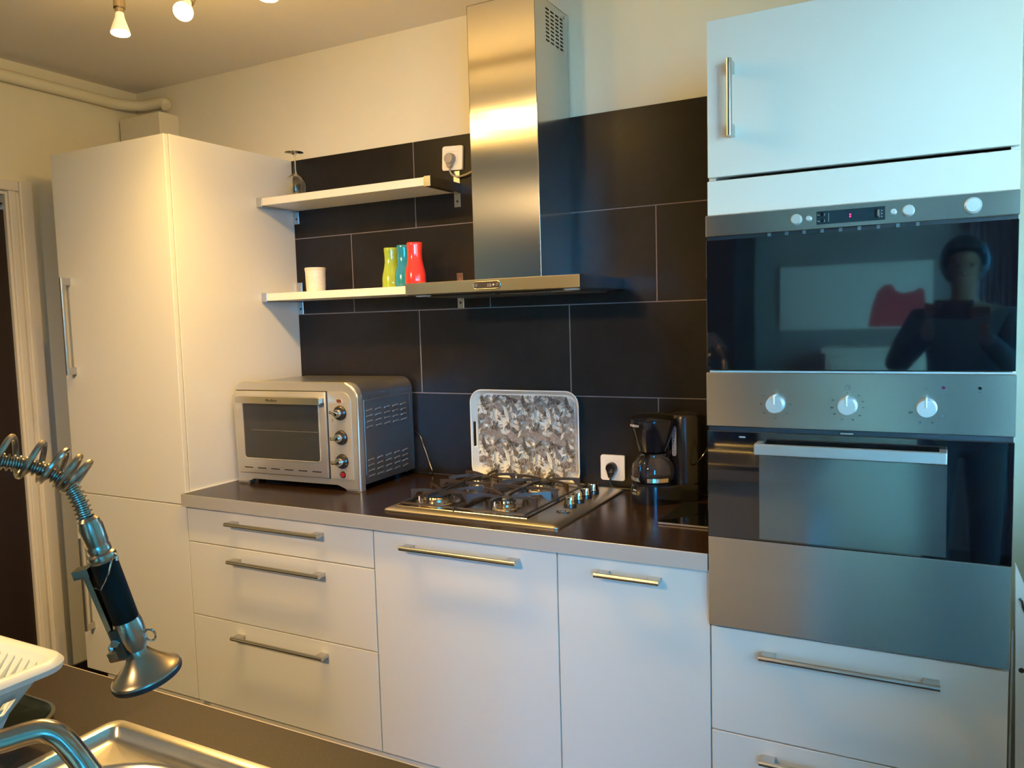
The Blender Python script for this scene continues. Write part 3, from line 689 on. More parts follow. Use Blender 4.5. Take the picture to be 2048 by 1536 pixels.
ob = NB(); prism(ob, [(-.456+.020*math.cos(2*PI*k/24), -.418+.014*math.sin(2*PI*k/24)) for k in range(24)], XY, HZ+.0124, HZ+.0155); obj('ignition_button', ob, BLK, hb)
bm = NB(); 
for k in range(4): cyl(bm, (-.468+.008*k, -.418, HZ+.0155), (-.468+.008*k, -.418, HZ+.0158), .0012, seg=6)
obj('button_marks', bm, WINK, hb)['kind'] = 'stuff'

# ------------------------------------------------------------------ serving tray leaning on the tiles
tr_x0, tr_x1, tr_z0, tr_z1 = -.974, -.566, .9015, 1.2145
ty = thing('serving_tray', 'white rectangular serving tray with a grey jungle print leaning on the tiles behind the hob', 'tray', (-.77, -.03, .9))
def dense(P_, step=.006):
    out = []
    for a, b in zip(P_, P_[1:]+P_[:1]):
        L = math.dist(a, b); n = max(1, round(L/step))
        for k in range(n): out.append((a[0]+(b[0]-a[0])*k/n, a[1]+(b[1]-a[1])*k/n))
    return out
bm = NB(); rings = []
base = dense(rrect(0, 1, 0, 1, .1, 6), .02)
outer_p = dense(rrect(tr_x0, tr_x1, tr_z0, tr_z1, .045, 7))
cxm, czm = (tr_x0+tr_x1)/2, (tr_z0+tr_z1)/2
lev = 8
for k in range(lev+1):
    t = k/lev; ins = .014*t; y = -.044+.031*t
    sx = 1-2*ins/(tr_x1-tr_x0); sz = 1-2*ins/(tr_z1-tr_z0)
    rings.append([bm.verts.new((cxm+(a-cxm)*sx, y, czm+(b-czm)*sz)) for a, b in outer_p])
for k in range(lev):
    A, C = rings[k], rings[k+1]
    for i in range(len(A)):
        j = (i+1) % len(A); zc = (A[i].co.z+A[j].co.z)/2
        side = abs(A[i].co.x-A[j].co.x) < .001 and abs(zc-czm) < .046
        if side and k in (2, 3, 4): continue
        bm.faces.new((A[i], A[j], C[j], C[i]))
bm.faces.new(rings[-1])
o = obj('shell', bm, WPLAS, ty, smooth=True)
sm = o.modifiers.new('thick', 'SOLIDIFY'); sm.thickness = .0028; sm.offset = 0
bm = NB(); tube(bm, [(a, -.0445, b) for a, b in rrect(tr_x0, tr_x1, tr_z0, tr_z1, .045, 7)], .0022, 8, closed=True); obj('rim', bm, WPLAS, ty, smooth=True)
# printed jungle pattern, flat print on the tray's inner face
ix0, ix1, iz0, iz1 = tr_x0+.017, tr_x1-.017, tr_z0+.017, tr_z1-.017
PY = -.0152
bm = NB(); _yy = [PY]
def flat(pts, mi):
    _yy[0] -= .0000012
    pts = [(max(ix0, min(ix1, a)), max(iz0, min(iz1, b))) for a, b in pts]
    # keep inside the rounded corners
    for a, b in pts:
        dx = max(ix0+.03-a, a-(ix1-.03), 0); dz = max(iz0+.03-b, b-(iz1-.03), 0)
        if dx > 0 and dz > 0 and dx*dx+dz*dz > .0009: return
    try:
        f = bm.faces.new([bm.verts.new((a, _yy[0], b)) for a, b in pts]); f.material_index = mi
        if f.calc_area() < 1e-9: bm.faces.remove(f)
    except ValueError: pass
def leaf(x, z, L, wd, ang, mi, bend=0.0):
    ca, sa = math.cos(ang), math.sin(ang); U = []; Lw = []
    for k in range(8):
        t = k/7; h = wd*math.sin(PI*t**.8)**.9; o_ = bend*math.sin(PI*t)
        U.append((t*L, h+o_)); Lw.append((t*L, -h+o_))
    flat([(x+a*ca-b*sa, z+a*sa+b*ca) for a, b in U+Lw[::-1][1:-1]], mi)
def line(x, z, L, ang, wd, mi): leaf(x, z, L, wd, ang, mi)
def veined(x, z, L, wd, ang, rnd):
    leaf(x, z, L, wd, ang, 1); leaf(x, z, L, wd*.86, ang, rnd.choice((2, 3, 2)))
    line(x, z, L, ang, .0005, 0)
    for k in range(6):
        t = .12+.13*k; px_, pz_ = x+L*t*math.cos(ang), z+L*t*math.sin(ang)
        for s in (-1, 1): line(px_, pz_, wd*1.25, ang+s*.8, .00035, 0)
def fern(x, z, L, ang, rnd):
    line(x, z, L, ang, .0006, 0)
    for k in range(13):
        t = .08+.07*k; px_, pz_ = x+L*t*math.cos(ang), z+L*t*math.sin(ang)
        for s in (-1, 1): leaf(px_, pz_, L*.30*(1-t*.7), .0013, ang+s*(1.05-.4*t), rnd.choice((0, 1, 1)))
def blob(cx_, cz_, rx, rz, ang, mi, rnd):
    P_ = []
    for k in range(18):
        a = 2*PI*k/18; q = 1+.12*math.sin(3*a+1)+rnd.uniform(-.05, .05)
        u, v = rx*q*math.cos(a), rz*q*math.sin(a); P_.append((cx_+u*math.cos(ang)-v*math.sin(ang), cz_+u*math.sin(ang)+v*math.cos(ang)))
    flat(P_, mi)
def spots(cx_, cz_, rx, rz, ang, n, rnd, stripes=False):
    blob(cx_, cz_, rx, rz, ang, 2, rnd)
    for k in range(n):
        r_ = math.sqrt(rnd.random())*.88; a = rnd.random()*2*PI; u, v = rx*r_*math.cos(a), rz*r_*math.sin(a)
        x_, z_ = cx_+u*math.cos(ang)-v*math.sin(ang), cz_+u*math.sin(ang)+v*math.cos(ang)
        if stripes: leaf(x_, z_-.003, .009, .0007, PI/2+rnd.uniform(-.3, .3), 0)
        else:
            s = rnd.uniform(.0006, .0012); flat([(x_+s*math.cos(j*PI/3), z_+s*math.sin(j*PI/3)) for j in range(6)], 0)
for iu in range(-1, 3):
    for iv in range(-1, 3):
        ox = ix0-.045+iu*.163; oz = iz0+.02+iv*.150; rnd = random.Random(11)
        def P2_(a, b): return ox+a, oz+b
        for k in range(150):
            x_, z_ = P2_(rnd.uniform(0, .163), rnd.uniform(0, .150))
            if (x_-ox-.105)**2+(z_-oz-.055)**2 < .00035: continue
            leaf(x_, z_, rnd.uniform(.012, .034), rnd.uniform(.0012, .0038), rnd.uniform(0, 2*PI), rnd.choice((1, 2, 2, 3)))
        for k in range(20):
            x_, z_ = P2_(rnd.uniform(0, .163), rnd.uniform(0, .150)); veined(x_, z_, rnd.uniform(.028, .045), rnd.uniform(.005, .008), rnd.uniform(.3, 2.8), rnd)
        for k in range(13):
            x_, z_ = P2_(rnd.uniform(0, .163), rnd.uniform(0, .150)); fern(x_, z_, rnd.uniform(.035, .055), rnd.uniform(.2, 2.9), rnd)
        for k in range(8): line(*P2_(.085+.002*k, .045), .045, PI/2+(.5-k*.13), .0012, rnd.choice((0, 1)))
        a_, b_ = P2_(.030, .112); spots(a_, b_, .030, .013, -.5, 90, rnd)
        a_, b_ = P2_(.120, .120); spots(a_, b_, .034, .011, -.35, 100, rnd); a_, b_ = P2_(.150, .108); spots(a_, b_, .009, .008, 0, 22, rnd)
        a_, b_ = P2_(.060, .030); spots(a_, b_, .026, .012, .1, 42, rnd, True); a_, b_ = P2_(.088, .040); spots(a_, b_, .008, .008, 0, 8, rnd, True)
        a_, b_ = P2_(.128, .068); spots(a_, b_, .022, .010, -.9, 60, rnd)
        for k in range(4): veined(*P2_(.055+.004*k, .140), .030, .0055, -PI/2+(-.5+.33*k), rnd)
obj('printed_pattern', bm, PRINTD, ty, mats=[PRINTD, PRINTM, PRINTL, WPLAS])

# ------------------------------------------------------------------ coffee maker
cmx, cmy = -.284, -.140
cm = thing('coffee_maker', 'black filter coffee maker with a glass jug, next to the oven column', 'coffee maker', (cmx, cmy, .9))
tkx, tky = -.205, -.078
bm = NB(); prism(bm, [(cmx+.068*math.cos(a), cmy+.066*math.sin(a)) for a in [math.radians(x) for x in range(130, 340, 10)]]+[(tkx+.048*math.cos(a), tky+.048*math.sin(a)) for a in [math.radians(x) for x in range(-40, 140, 15)]], XY, .9005, .955)
bmesh.ops.bevel(bm, geom=[e for e in bm.edges if all(v.co.z > .954 for v in e.verts)], offset=.005, segments=3, affect='EDGES')
bs = obj('base', bm, BLK, cm, smooth=True)
obj('warming_plate', lathe(NB(), [(0, 0), (.052, 0), (.052, .002), (0, .002)], (cmx, cmy, .9552)), BLKM, cm)
obj('tank', lathe(NB(), [(.0465, 0), (.0475, .10), (.0475, .195), (.044, .204), (.030, .209), (0, .211)], (tkx, tky, .954), seg=40), mat('tank_plastic', (.012, .0105, .011), .22), cm, smooth=True)
# brew head, tapering down
bm = NB(); lathe(bm, [(.030, 1.048), (.040, 1.052), (.052, 1.085), (.062, 1.120), (.0665, 1.140), (.0665, 1.146)], (cmx, cmy, 0), seg=40); lathe(bm, [(0, 1.048), (.030, 1.048)], (cmx, cmy, 0), seg=40)
hdp = obj('brew_head', bm, BLK, cm, smooth=True)
obj('lid', lathe(NB(), [(.0665, 1.1465), (.0672, 1.150), (.060, 1.158), (.035, 1.1655), (0, 1.168)], (cmx, cmy, 0), seg=40), BLK, cm, smooth=True)
obj('neck', B(cmx-.005, cmx+.045, cmy+.010, tky+.035, 1.052, 1.147, .006, 2), BLK, cm)
# jug
jg = obj('jug', lathe(NB(), [(.036, .9575), (.050, .960), (.0605, .972), (.0640, .992), (.0600, 1.012), (.0490, 1.030), (.0400, 1.038), (.0395, 1.044), (.0375, 1.044), (.038, 1.038), (.047, 1.029), (.0580, 1.011), (.0620, .992), (.0585, .973), (.048, .962), (0, .9595)], (cmx, cmy, 0), seg=40), CARAFE, cm, smooth=True)
obj('jug_lid', lathe(NB(), [(.041, 1.0445), (.040, 1.0470), (0, 1.0478)], (cmx, cmy, 0), seg=32), BLK, jg, smooth=True)
bm = NB()
for a0, a1 in ((200, 252), (272, 330)):
    for k in range(8):
        a, b = math.radians(a0+(a1-a0)*k/8), math.radians(a0+(a1-a0)*(k+1)/8)
        for r0, r1, z0, z1 in ((.0640, .0655, .9665, .9785),):
            V = [bm.verts.new((cmx+.0650*math.cos(t), cmy+.0650*math.sin(t), z)) for t, z in ((a, z0), (b, z0), (b, z1), (a, z1))]; bm.faces.new(V)
bo = obj('metal_band', bm, mat('band_steel', (.72, .62, .48), .22, 1.0), jg, smooth=True)
ha = math.radians(262); hx, hy = math.cos(ha), math.sin(ha)
bm = NB(); tube(bm, smoothpath([(cmx+hx*.040, cmy+hy*.040, 1.043), (cmx+hx*.066, cmy+hy*.066, 1.040), (cmx+hx*.084, cmy+hy*.084, 1.018), (cmx+hx*.082, cmy+hy*.082, .985), (cmx+hx*.068, cmy+hy*.068, .970)], 6), .0075, 10)
obj('jug_handle', bm, BLK, jg, smooth=True)
obj('handle_screw', lathe(NB(), [(.0045, 0), (.0045, .002), (.0025, .002), (.0025, .001), (0, .001)], (cmx+hx*.064, cmy+hy*.064, 1.047), (hx, hy, .2), 16), CHROME, jg, smooth=True)
# water gauge
ga = math.radians(262); gdir = Vector((math.cos(ga), math.sin(ga), 0)); gt = Vector((-gdir.y, gdir.x, 0))
gc = Vector((tkx, tky, 0))+gdir*.0476
gdir = Vector((math.cos(math.radians(246)), math.sin(math.radians(246)), 0)); gt = Vector((-gdir.y, gdir.x, 0)); gc = Vector((tkx, tky, 0))+gdir*.0470
bm = NB(); G = rrect(-.0075, .0075, 1.036, 1.126, .0072, 8); prism(bm, G, lambda a, b, t: tuple(gc+gt*a+gdir*t+Vector((0, 0, b))), -.002, .0022)
wg = obj('water_gauge', bm, mat('gauge_white', (.50, .48, .47), .3), cm)
bm = NB()
for z in (1.0515, 1.0715, 1.0915, 1.111): prism(bm, [(-.0073, z), (.0073, z), (.0073, z+.0010), (-.0073, z+.0010)], lambda a, b, t: tuple(gc+gt*a+gdir*t+Vector((0, 0, b))), .0021, .0026)
prism(bm, [(-.0035, 1.1205), (.0035, 1.1205), (.0035, 1.1225), (-.0035, 1.1225)], lambda a, b, t: tuple(gc+gt*a+gdir*t+Vector((0, 0, b))), .0021, .0026)
obj('gauge_marks', bm, INK, wg)['kind'] = 'stuff'
for s_, z in (('5', 1.1015), ('4', 1.0815), ('3', 1.0615), ('2', 1.0440)):
    p = gc+gdir*.0025; text(s_, .0095, INK, wg, (p.x, p.y, z), (PI/2, 0, math.radians(246+90)))
# maker's lettering on the brew head, switch on the base
la = math.radians(236); p = Vector((cmx+.0665*math.cos(la), cmy+.0665*math.sin(la), 1.132))
text('HUROOY', .0098, mat('lettering_white', (.8, .72, .7), .5), hdp, p, (PI/2, 0, la+PI/2))
rd = NB(); q = Vector((cmx+.0670*math.cos(la-.36), cmy+.0670*math.sin(la-.36), 1.1335)); cyl(rd, q, q+Vector((math.cos(la-.36), math.sin(la-.36), 0))*.0006, .0028, seg=10); obj('red_mark', rd, mat('mark_red', (.5, .02, .03), .4), hdp)
la = math.radians(232); n = Vector((math.cos(la), math.sin(la), 0)); tt = Vector((-n.y, n.x, 0)); c0 = Vector((cmx, cmy, 0))+n*.0672
bm = NB()
for s in (-.0055, .0035): prism(bm, [(s, .9385), (s+.0048, .9385), (s+.0048, .9420), (s, .9420)], lambda a, b, t: tuple(c0+tt*a+n*t+Vector((0, 0, b))), -.001, .0008)
obj('switch_marks', bm, WINK, bs)['kind'] = 'stuff'
bm = NB(); prism(bm, [(.0105*math.cos(k*PI/10), .930+.0042*math.sin(k*PI/10)) for k in range(20)], lambda a, b, t: tuple(c0+tt*a+n*t+Vector((0, 0, b))), -.002, .0014); obj('switch', bm, mat('switch_grey', (.16, .16, .16), .25), bs)
cb = NB(); tube(cb, smoothpath([(tkx+.030, tky-.034, 1.010), (tkx+.052, tky-.055, 1.022), (tkx+.075, tky-.05, 1.055), (tkx+.082, tky-.03, 1.078), (tkx+.070, tky-.008, 1.05), (tkx+.058, tky+.01, .98), (tkx+.050, tky+.03, .925)], 8), .0022, 8)
obj('cord_loop', cb, BLK, cm, smooth=True)

# black glass board on the worktop
gbd = thing('glass_board', 'thin black glass board lying on the worktop against the oven column', 'board', (-.10, -.27, .9))
bm = NB(); prism(bm, rrect(-.190, -.006, -.397, -.150, .004, 3), XY, .9012, .9062); obj('plate', bm, BGLASS, gbd)
bm = NB(); box(bm, -.188, -.007, -.3978, -.3970, .9016, .9060); obj('bright_edge', bm, mat('edge_grey', (.30, .27, .25), .3, .5), gbd)
bm = NB()
for x in (-.182, -.014):
    for y in (-.388, -.160): cyl(bm, (x, y, .9001), (x, y, .9013), .004, seg=8)
obj('foot', bm, BLKM, gbd)

# ------------------------------------------------------------------ ceiling spotlights
lf = thing('ceiling_spotlight', 'ceiling spotlight bar with lit bulbs on swivel holders, near the left corner', 'ceiling lamp', (-1.08, -.94, ZC))
bm = NB(); box(bm, -1.62, -.55, -.965, -.915, ZC-.022, ZC, .004, 2); obj('rail', bm, NICKEL, lf)
tilt = [Vector((.10, -.10, -1)), Vector((.50, -.75, -.8)), Vector((.05, -.10, -1)), Vector((.2, .35, -1))]
for (x, y, z), tv in zip(LAMPS, tilt):
    tv = tv.normalized(); c = Vector((x, y, z))
    j = c-tv*.085
    hd_ = obj('holder', lathe(NB(), [(0, -.110), (.0135, -.108), (.0155, -.100), (.0155, -.072), (.0115, -.070), (.0115, -.058)], c, tv, 24), NICKEL, lf, smooth=True)
    bm = NB(); tube(bm, [(x-.004, y, ZC-.022), (j.x-.004, j.y, j.z+.03), tuple(j)], .0040, 8); obj('stem', bm, NICKEL, hd_, smooth=True)
    obj('bulb', lathe(NB(), [(.0105, -.060), (.0125, -.045), (.0200, -.022), (.0245, -.008), (.0248, -.002)], c, tv, 28), mat('bulb_glass', (.95, .85, .65), .2, emit=(1.0, .72, .38), power=0.45), hd_, smooth=True)
    obj('bulb_face', lathe(NB(), [(.0246, -.002), (.019, 0), (0, .0005)], c, tv, 28), BULB, hd_, smooth=True)
    if abs(x+1.22) < .01:
        pass

# ------------------------------------------------------------------ island in the foreground
IX0, IX1, IY0, IY1 = -1.32, .10, -2.30, -1.6365
isl = thing('island_counter', 'brown speckled counter in the foreground with white fronts below', 'counter', (-.2, -2.0, 0))
sx0, sx1, sy0, sy1 = -.5636, .04, -2.19, -1.7225
bm = NB()
i_ = .012
box(bm, IX0, sx0+i_, IY0, IY1-.002, .862, .9); box(bm, sx1-i_, IX1, IY0, IY1-.002, .862, .9); box(bm, sx0+i_, sx1-i_, IY0, sy0+i_, .862, .9); box(bm, sx0+i_, sx1-i_, sy1-i_, IY1-.002, .862, .9)
obj('top', bm, ITOP, isl)
obj('edge_strip', B(IX0, IX1, IY1-.002, IY1, .862, .9006), mat('pale_edge', (.55, .45, .36), .35, .4), isl)
for k in range(3):
    a = IX0+.02+k*.46; pn_ = obj('front_panel', B(a+.0015, a+.4585, IY1-.05, IY1-.032, .12, .858, .001), WHITE, isl)
obj('carcass', B(IX0+.02, IX1-.02, IY0+.06, IY1-.052, .10, .70), CARC, isl)
obj('plinth', B(IX0+.04, IX1-.02, IY0+.10, IY1-.09, 0, .10), BLKM, isl)

# sink with round bowl
sk = thing('sink', 'inset stainless steel sink with a round bowl in the foreground counter', 'sink', (-.15, -1.95, .9))
SM = mat('sink_steel', (.60, .56, .50), .26, 1.0, noise=((40, 40, 40), .25, (.68, .64, .58)))
bm = NB(); rs = []
for ins, z, rad_ in ((0, .9008, .020), (.002, .9045, .019), (.012, .9048, .014), (.0155, .9035, .012), (.0205, .8925, .010), (.027, .8880, .008)):
    rs.append([bm.verts.new((a, b, z)) for a, b in rrect(sx0+ins, sx1-ins, sy0+ins, sy1-ins, rad_, 8)])
bx0, bx1, by0, by1 = -.532, -.10, -2.150, -1.754; bcx, bcy = (bx0+bx1)/2, (by0+by1)/2
for ins, z in ((0, .8868), (.004, .8840), (.008, .874), (.013, .80), (.022, .765), (.05, .748), (.12, .744), (.16, .743)):
    rs.append([bm.verts.new((a, b, z)) for a, b in rrect(bx0+ins, bx1-ins, by0+ins, by1-ins, max(.13-ins*.5, .03), 8)])
for A, C in zip(rs, rs[1:]):
    for i in range(len(A)): bm.faces.new((A[i], A[(i+1) % len(A)], C[(i+1) % len(A)], C[i]))
bm.faces.new(rs[-1])
obj('basin', bm, SM, sk, smooth=True)
obj('drain', lathe(NB(), [(0, .003), (.022, .003), (.030, .0055), (.038, .001)], (bcx, bcy, .7455), seg=28), CHROME, sk, smooth=True)

# ------------------------------------------------------------------ drip tray and dish rack
dt = NB(); P0 = rrect(-1.10, -.630, -2.14, -1.742, .065, 8); P1 = rrect(-1.095, -.635, -2.135, -1.747, .060, 8); P2 = rrect(-1.085, -.645, -2.125, -1.757, .052, 8)
rs = [[dt.verts.new((a, b, z)) for a, b in P_] for P_, z in ((P1, .9004), (P0, .9100), (P1, .9115), (P2, .9050))]
for A, C in zip(rs, rs[1:]):
    for i in range(len(A)): dt.faces.new((A[i], A[(i+1) % len(A)], C[(i+1) % len(A)], C[i]))
dt.faces.new(rs[0][::-1]); dt.faces.new(rs[-1])
tag(obj('drip_tray', dt, mat('dark_green_black', (.006, .014, .012), .25), smooth=True), 'black round-cornered drip tray under the dish rack', 'tray')
rk = thing('dish_rack', 'white plastic dish rack with slatted sides at the lower left', 'dish rack', (-.83, -1.95, .906))
rx0, rx1, ry0, ry1, rz = -1.06, -.602, -2.14, -1.770, 1.003
bm = NB(); RP = rrect(rx0, rx1, ry0, ry1, .030, 8)
# rim: wide flattened band
o1 = rrect(rx0-.010, rx1+.010, ry0-.010, ry1+.010, .040, 8); i1 = rrect(rx0+.012, rx1-.012, ry0+.012, ry1-.012, .020, 8)
lev_ = [(RP, rz-.012), (o1, rz-.011), (rrect(rx0-.012, rx1+.012, ry0-.012, ry1+.012, .042, 8), rz-.003), (rrect(rx0-.006, rx1+.006, ry0-.006, ry1+.006, .036, 8), rz+.004), (RP, rz+.0055), (rrect(rx0+.008, rx1-.008, ry0+.008, ry1-.008, .024, 8), rz+.003), (i1, rz-.004), (i1, rz-.012)]
rs = [[bm.verts.new((a, b, z)) for a, b in P_] for P_, z in lev_]
for A, C in zip(rs, rs[1:]+[rs[0]]):
    for i in range(len(A)): bm.faces.new((A[i], A[(i+1) % len(A)], C[(i+1) % len(A)], C[i]))
obj('rim', bm, WPLAS, rk, smooth=True)
bz = .9075; ti = .062
T0 = rrect(rx0+.008, rx1-.008, ry0+.008, ry1-.008, .026, 8); Bt = rrect(rx0+ti, rx1-ti, ry0+ti, ry1-ti, .030, 8)
bm = NB(); nL = 8; Td = dense(T0, .010); rs = []
cX, cY = (rx0+rx1)/2, (ry0+ry1)/2
for k in range(nL+1):
    t = k/nL; ins = (ti-.008)*t; z = (rz-.006)*(1-t)+bz*t
    sxx = 1-2*ins/(rx1-rx0-.016); syy = 1-2*ins/(ry1-ry0-.016)
    rs.append([bm.verts.new((cX+(a-cX)*sxx, cY+(b-cY)*syy, z)) for a, b in Td])
n_ = len(Td)
for k in range(nL):
    A, C = rs[k], rs[k+1]
    for i in range(n_):
        j = (i+1) % n_
        xm_ = A[i].co.x; ym_ = A[i].co.y
        long_ = abs(A[i].co.y-A[j].co.y) < 1e-4; 
        u = (xm_ if long_ else ym_)
        hole = k in (3, 4) and (int((u+10)/.020) % 2 == 0) and (abs(A[i].co.x-A[j].co.x) < 1e-4 or long_)
        if hole: continue
        bm.faces.new((A[i], A[j], C[j], C[i]))
bm.faces.new(rs[-1])
o = obj('basket', bm, RACKW, rk, smooth=True); sm = o.modifiers.new('thick', 'SOLIDIFY'); sm.thickness = .002; sm.offset = 0
x = rx0+.045
while x < rx1-.03:
    y_t, y_b = ry1-.010, ry1-ti
    bm = NB(); 
    pts = smoothpath([(x+.000, y_t, rz-.004), (x-.003, y_t-.012, rz-.020), (x-.006, (y_t+y_b)/2-.012, (rz+bz)/2), (x-.008, y_b-.010, bz+.010)], 4)
    A = [bm.verts.new(p+Vector((0, .010, 0))) for p in pts]; C = [bm.verts.new(p) for p in pts]; A2 = [bm.verts.new(p+Vector((.003, .010, 0))) for p in pts]; C2 = [bm.verts.new(p+Vector((.003, 0, 0))) for p in pts]
    for i in range(len(pts)-1):
        bm.faces.new((A[i], A[i+1], C[i+1], C[i])); bm.faces.new((A2[i], A2[i+1], C2[i+1], C2[i])); bm.faces.new((C[i], C[i+1], C2[i+1], C2[i])); bm.faces.new((A[i], A[i+1], A2[i+1], A2[i]))
    obj('slat', bm, WPLAS, rk); x += .0175
bm = NB()
for a in (rx0+ti+.03, rx1-ti-.03):
    for b in (ry0+ti+.03, ry1-ti-.03): cyl(bm, (a, b, .9052), (a, b, .908), .008, seg=10)
obj('foot', bm, WPLAS, rk)

# ------------------------------------------------------------------ spring faucet
fa = thing('spring_faucet', 'stainless spring faucet with a black-gripped spray head over the sink', 'faucet', (-.40, -2.155, .9))
FX, FY = -.40, -2.16
obj('base', lathe(NB(), [(0, 0), (.030, 0), (.030, .006), (.024, .010), (.022, .060), (.018, .066), (.018, .20), (0, .20)], (FX, FY, .9055), seg=28), NICKEL, fa, smooth=True)
def HP(px, py, d=.90): return D(px, py, d)
hose_pts = [Vector((FX, FY, 1.10)), Vector((FX, FY, 1.24)), Vector((FX+.006, FY+.02, 1.312)), HP(-170, 900, .905), HP(-60, 908, .90), HP(0, 922, .90), HP(50, 930, .90), HP(100, 946, .90), HP(135, 968, .90), HP(158, 1002, .90), HP(172, 1040, .90)]
hp = smoothpath(hose_pts, 60)
# resample evenly
def resample(P_, step):
    out = [P_[0]]; acc = 0
    for a, b in zip(P_, P_[1:]):
        L = (b-a).length
        while acc+L >= step:
            a = a+(b-a)*((step-acc)/L); L = (b-a).length; out.append(a); acc = 0
            if L < 1e-9: break
        acc += L
    return out
hr = resample(hp, .00115)
rad = [.0070+.0012*(1 if (i % 4) < 2 else -1) for i in range(len(hr))]
bm = NB(); tube(bm, hr, rad, 12); obj('ribbed_hose', bm, NICKEL, fa, smooth=True)
# spring: helix round the hose, ends at the last loops
cp_ = smoothpath([Vector((FX, FY, 1.11)), Vector((FX, FY, 1.24)), Vector((FX+.006, FY+.02, 1.318)), HP(-170, 888, .905), HP(-60, 896, .90), HP(0, 908, .90), HP(50, 916, .90), HP(100, 929, .90), HP(140, 945, .90), HP(163, 958, .90)], 40)
DS = .0005; cr = resample(cp_, DS); tot = len(cr)
helix = []; ph = 0.0
u = None
for i, p in enumerate(cr):
    d = (cr[min(i+1, tot-1)]-cr[max(i-1, 0)]).normalized()
    if u is None: u, v = frame_of(d)
    u = (u-d*u.dot(d)).normalized(); v = d.cross(u)
    rem = (tot-i)*DS
    pitch = .0275 if rem > .050 else (.019 if rem > .018 else .0085)
    ph -= 2*PI*DS/pitch
    helix.append(p+(u*math.cos(ph)+v*math.sin(ph))*.0180)
bm = NB(); tube(bm, helix, .0029, 8); obj('spring', bm, NICKEL, fa, smooth=True)
# spray head
hd0, hd1 = HP(168, 1034, .90), HP(290, 1352, .905)
K = .9/FPX
def AX(px, py): return HP(px, py, .90)
a0 = AX(176, 1040); E0 = D(294, 1350, .955); axis = (E0-a0).normalized()
HK = (E0-a0).length/.2195
def along(t): return a0+axis*t*HK
def lat(prof, name, m_, par, seg=32): return obj(name, lathe(NB(), [(r*HK, h*HK) for r, h in prof], a0, axis, seg), m_, par, smooth=True)
sh = lat([(0, -.004), (.009, -.004), (.0125, 0), (.0125, .004), (.0142, .008), (.0138, .030), (.0130, .033), (.0130, .0345), (.0140, .036), (.0140, .0425), (.0135, .044)], 'spray_head', NICKEL, fa)
lat([(.0135, .0435), (.0165, .046), (.0172, .050), (.0165, .0535), (.0155, .056)], 'collar', NICKEL, sh)
lat([(0, .054), (.0155, .054), (.0160, .058), (.0160, .135), (.0155, .140), (0, .140)], 'grip', mat('black_grip', (.004, .006, .005), .5, spec=.12), sh)
lat([(0, .138), (.0165, .138), (.0180, .145), (.0178, .160), (.0165, .172), (.0130, .180), (0, .181)], 'valve_body', NICKEL, sh)
lat([(.0100, .176), (.0120, .182), (.0150, .188), (.0250, .200), (.0370, .2110), (.0415, .2135), (.0428, .2155), (.0428, .2165), (0, .2165)], 'spray_cone', NICKEL, sh, 48)
lat([(.0410, .2160), (.0430, .2165), (.0438, .2190), (.0430, .2225), (.0390, .2245), (0, .2235)], 'rubber_ring', BLKM, sh, 48)
# side and depth directions of the head
side = (RT-axis*RT.dot(axis)).normalized()*-1; dep = axis.cross(side).normalized()
if dep.dot(FW) > 0: dep = -dep          # towards the camera
def L3(t, s, q): return along(t)+side*s*HK+dep*q*HK
def slab(bm, t0, t1, s0, s1, q0, q1, s0b=None, s1b=None):
    s0b = s0 if s0b is None else s0b; s1b = s1 if s1b is None else s1b
    V = [bm.verts.new(p) for p in (L3(t0, s0, q0), L3(t0, s1, q0), L3(t0, s1, q1), L3(t0, s0, q1), L3(t1, s0b, q0), L3(t1, s1b, q0), L3(t1, s1b, q1), L3(t1, s0b, q1))]
    for f in ((0,1,2,3),(4,5,6,7),(0,1,5,4),(1,2,6,5),(2,3,7,6),(3,0,4,7)): bm.faces.new([V[i] for i in f])
bm = NB(); slab(bm, .062, .183, .0185, .0205, -.002, .011, .0145, .0165); slab(bm, .062, .183, .0205, .0335, -.002, .000, .0165, .0285)
slab(bm, .058, .069, .0165, .0370, -.004, .012); slab(bm, .175, .183, .0145, .0330, -.004, .012, .0140, .0320)
obj('trigger_lever', bm, mat('lever_steel', (.26, .29, .28), .28, 1.0), sh)
bm = NB(); tube(bm, [L3(.052, -.016, .006), L3(.068, -.010, .0150), L3(.086, .006, .0165), L3(.084, .0165, .010)], .0009, 6); obj('lever_clip', bm, CHROME, sh, smooth=True)
bm = NB(); tube(bm, smoothpath([L3(.050, -.016, 0), L3(.053, -.0195, .002), L3(.058, -.0185, .003)], 5), .0016, 6); obj('clip_hook', bm, CHROME, sh, smooth=True)
bm = NB(); slab(bm, .143, .182, .004, .016, .010, .0175); obj('pivot_plate', bm, mat('pivot_teal_steel', (.05, .07, .07), .3, .9), sh)
bm = NB(); cyl(bm, L3(.158, .011, .017), L3(.158, .011, .022), .0045, seg=6); obj('bolt', bm, CHROME, sh)
bm = NB(); lathe(bm, [(0, 0), (.0035, .0005), (.005, .003), (.0035, .006), (0, .0068)], L3(.166, .0165, .014), side, 16); obj('pivot_screw', bm, CHROME, sh, smooth=True)
bm = NB(); rp = [L3(.166, -.0185, 0)+side*(-.0035+.0055*math.cos(a*PI/8))+axis*(.0065*math.sin(a*PI/8)) for a in range(16)]; tube(bm, rp, .0012, 6, closed=True); obj('ring', bm, CHROME, sh, smooth=True)
bm = NB(); cyl(bm, L3(.186, .018, .002), L3(.186, .036, .002), .0042, seg=12); obj('lever_pad', bm, mat('copper_brown', (.28, .15, .09), .35, .8), sh)
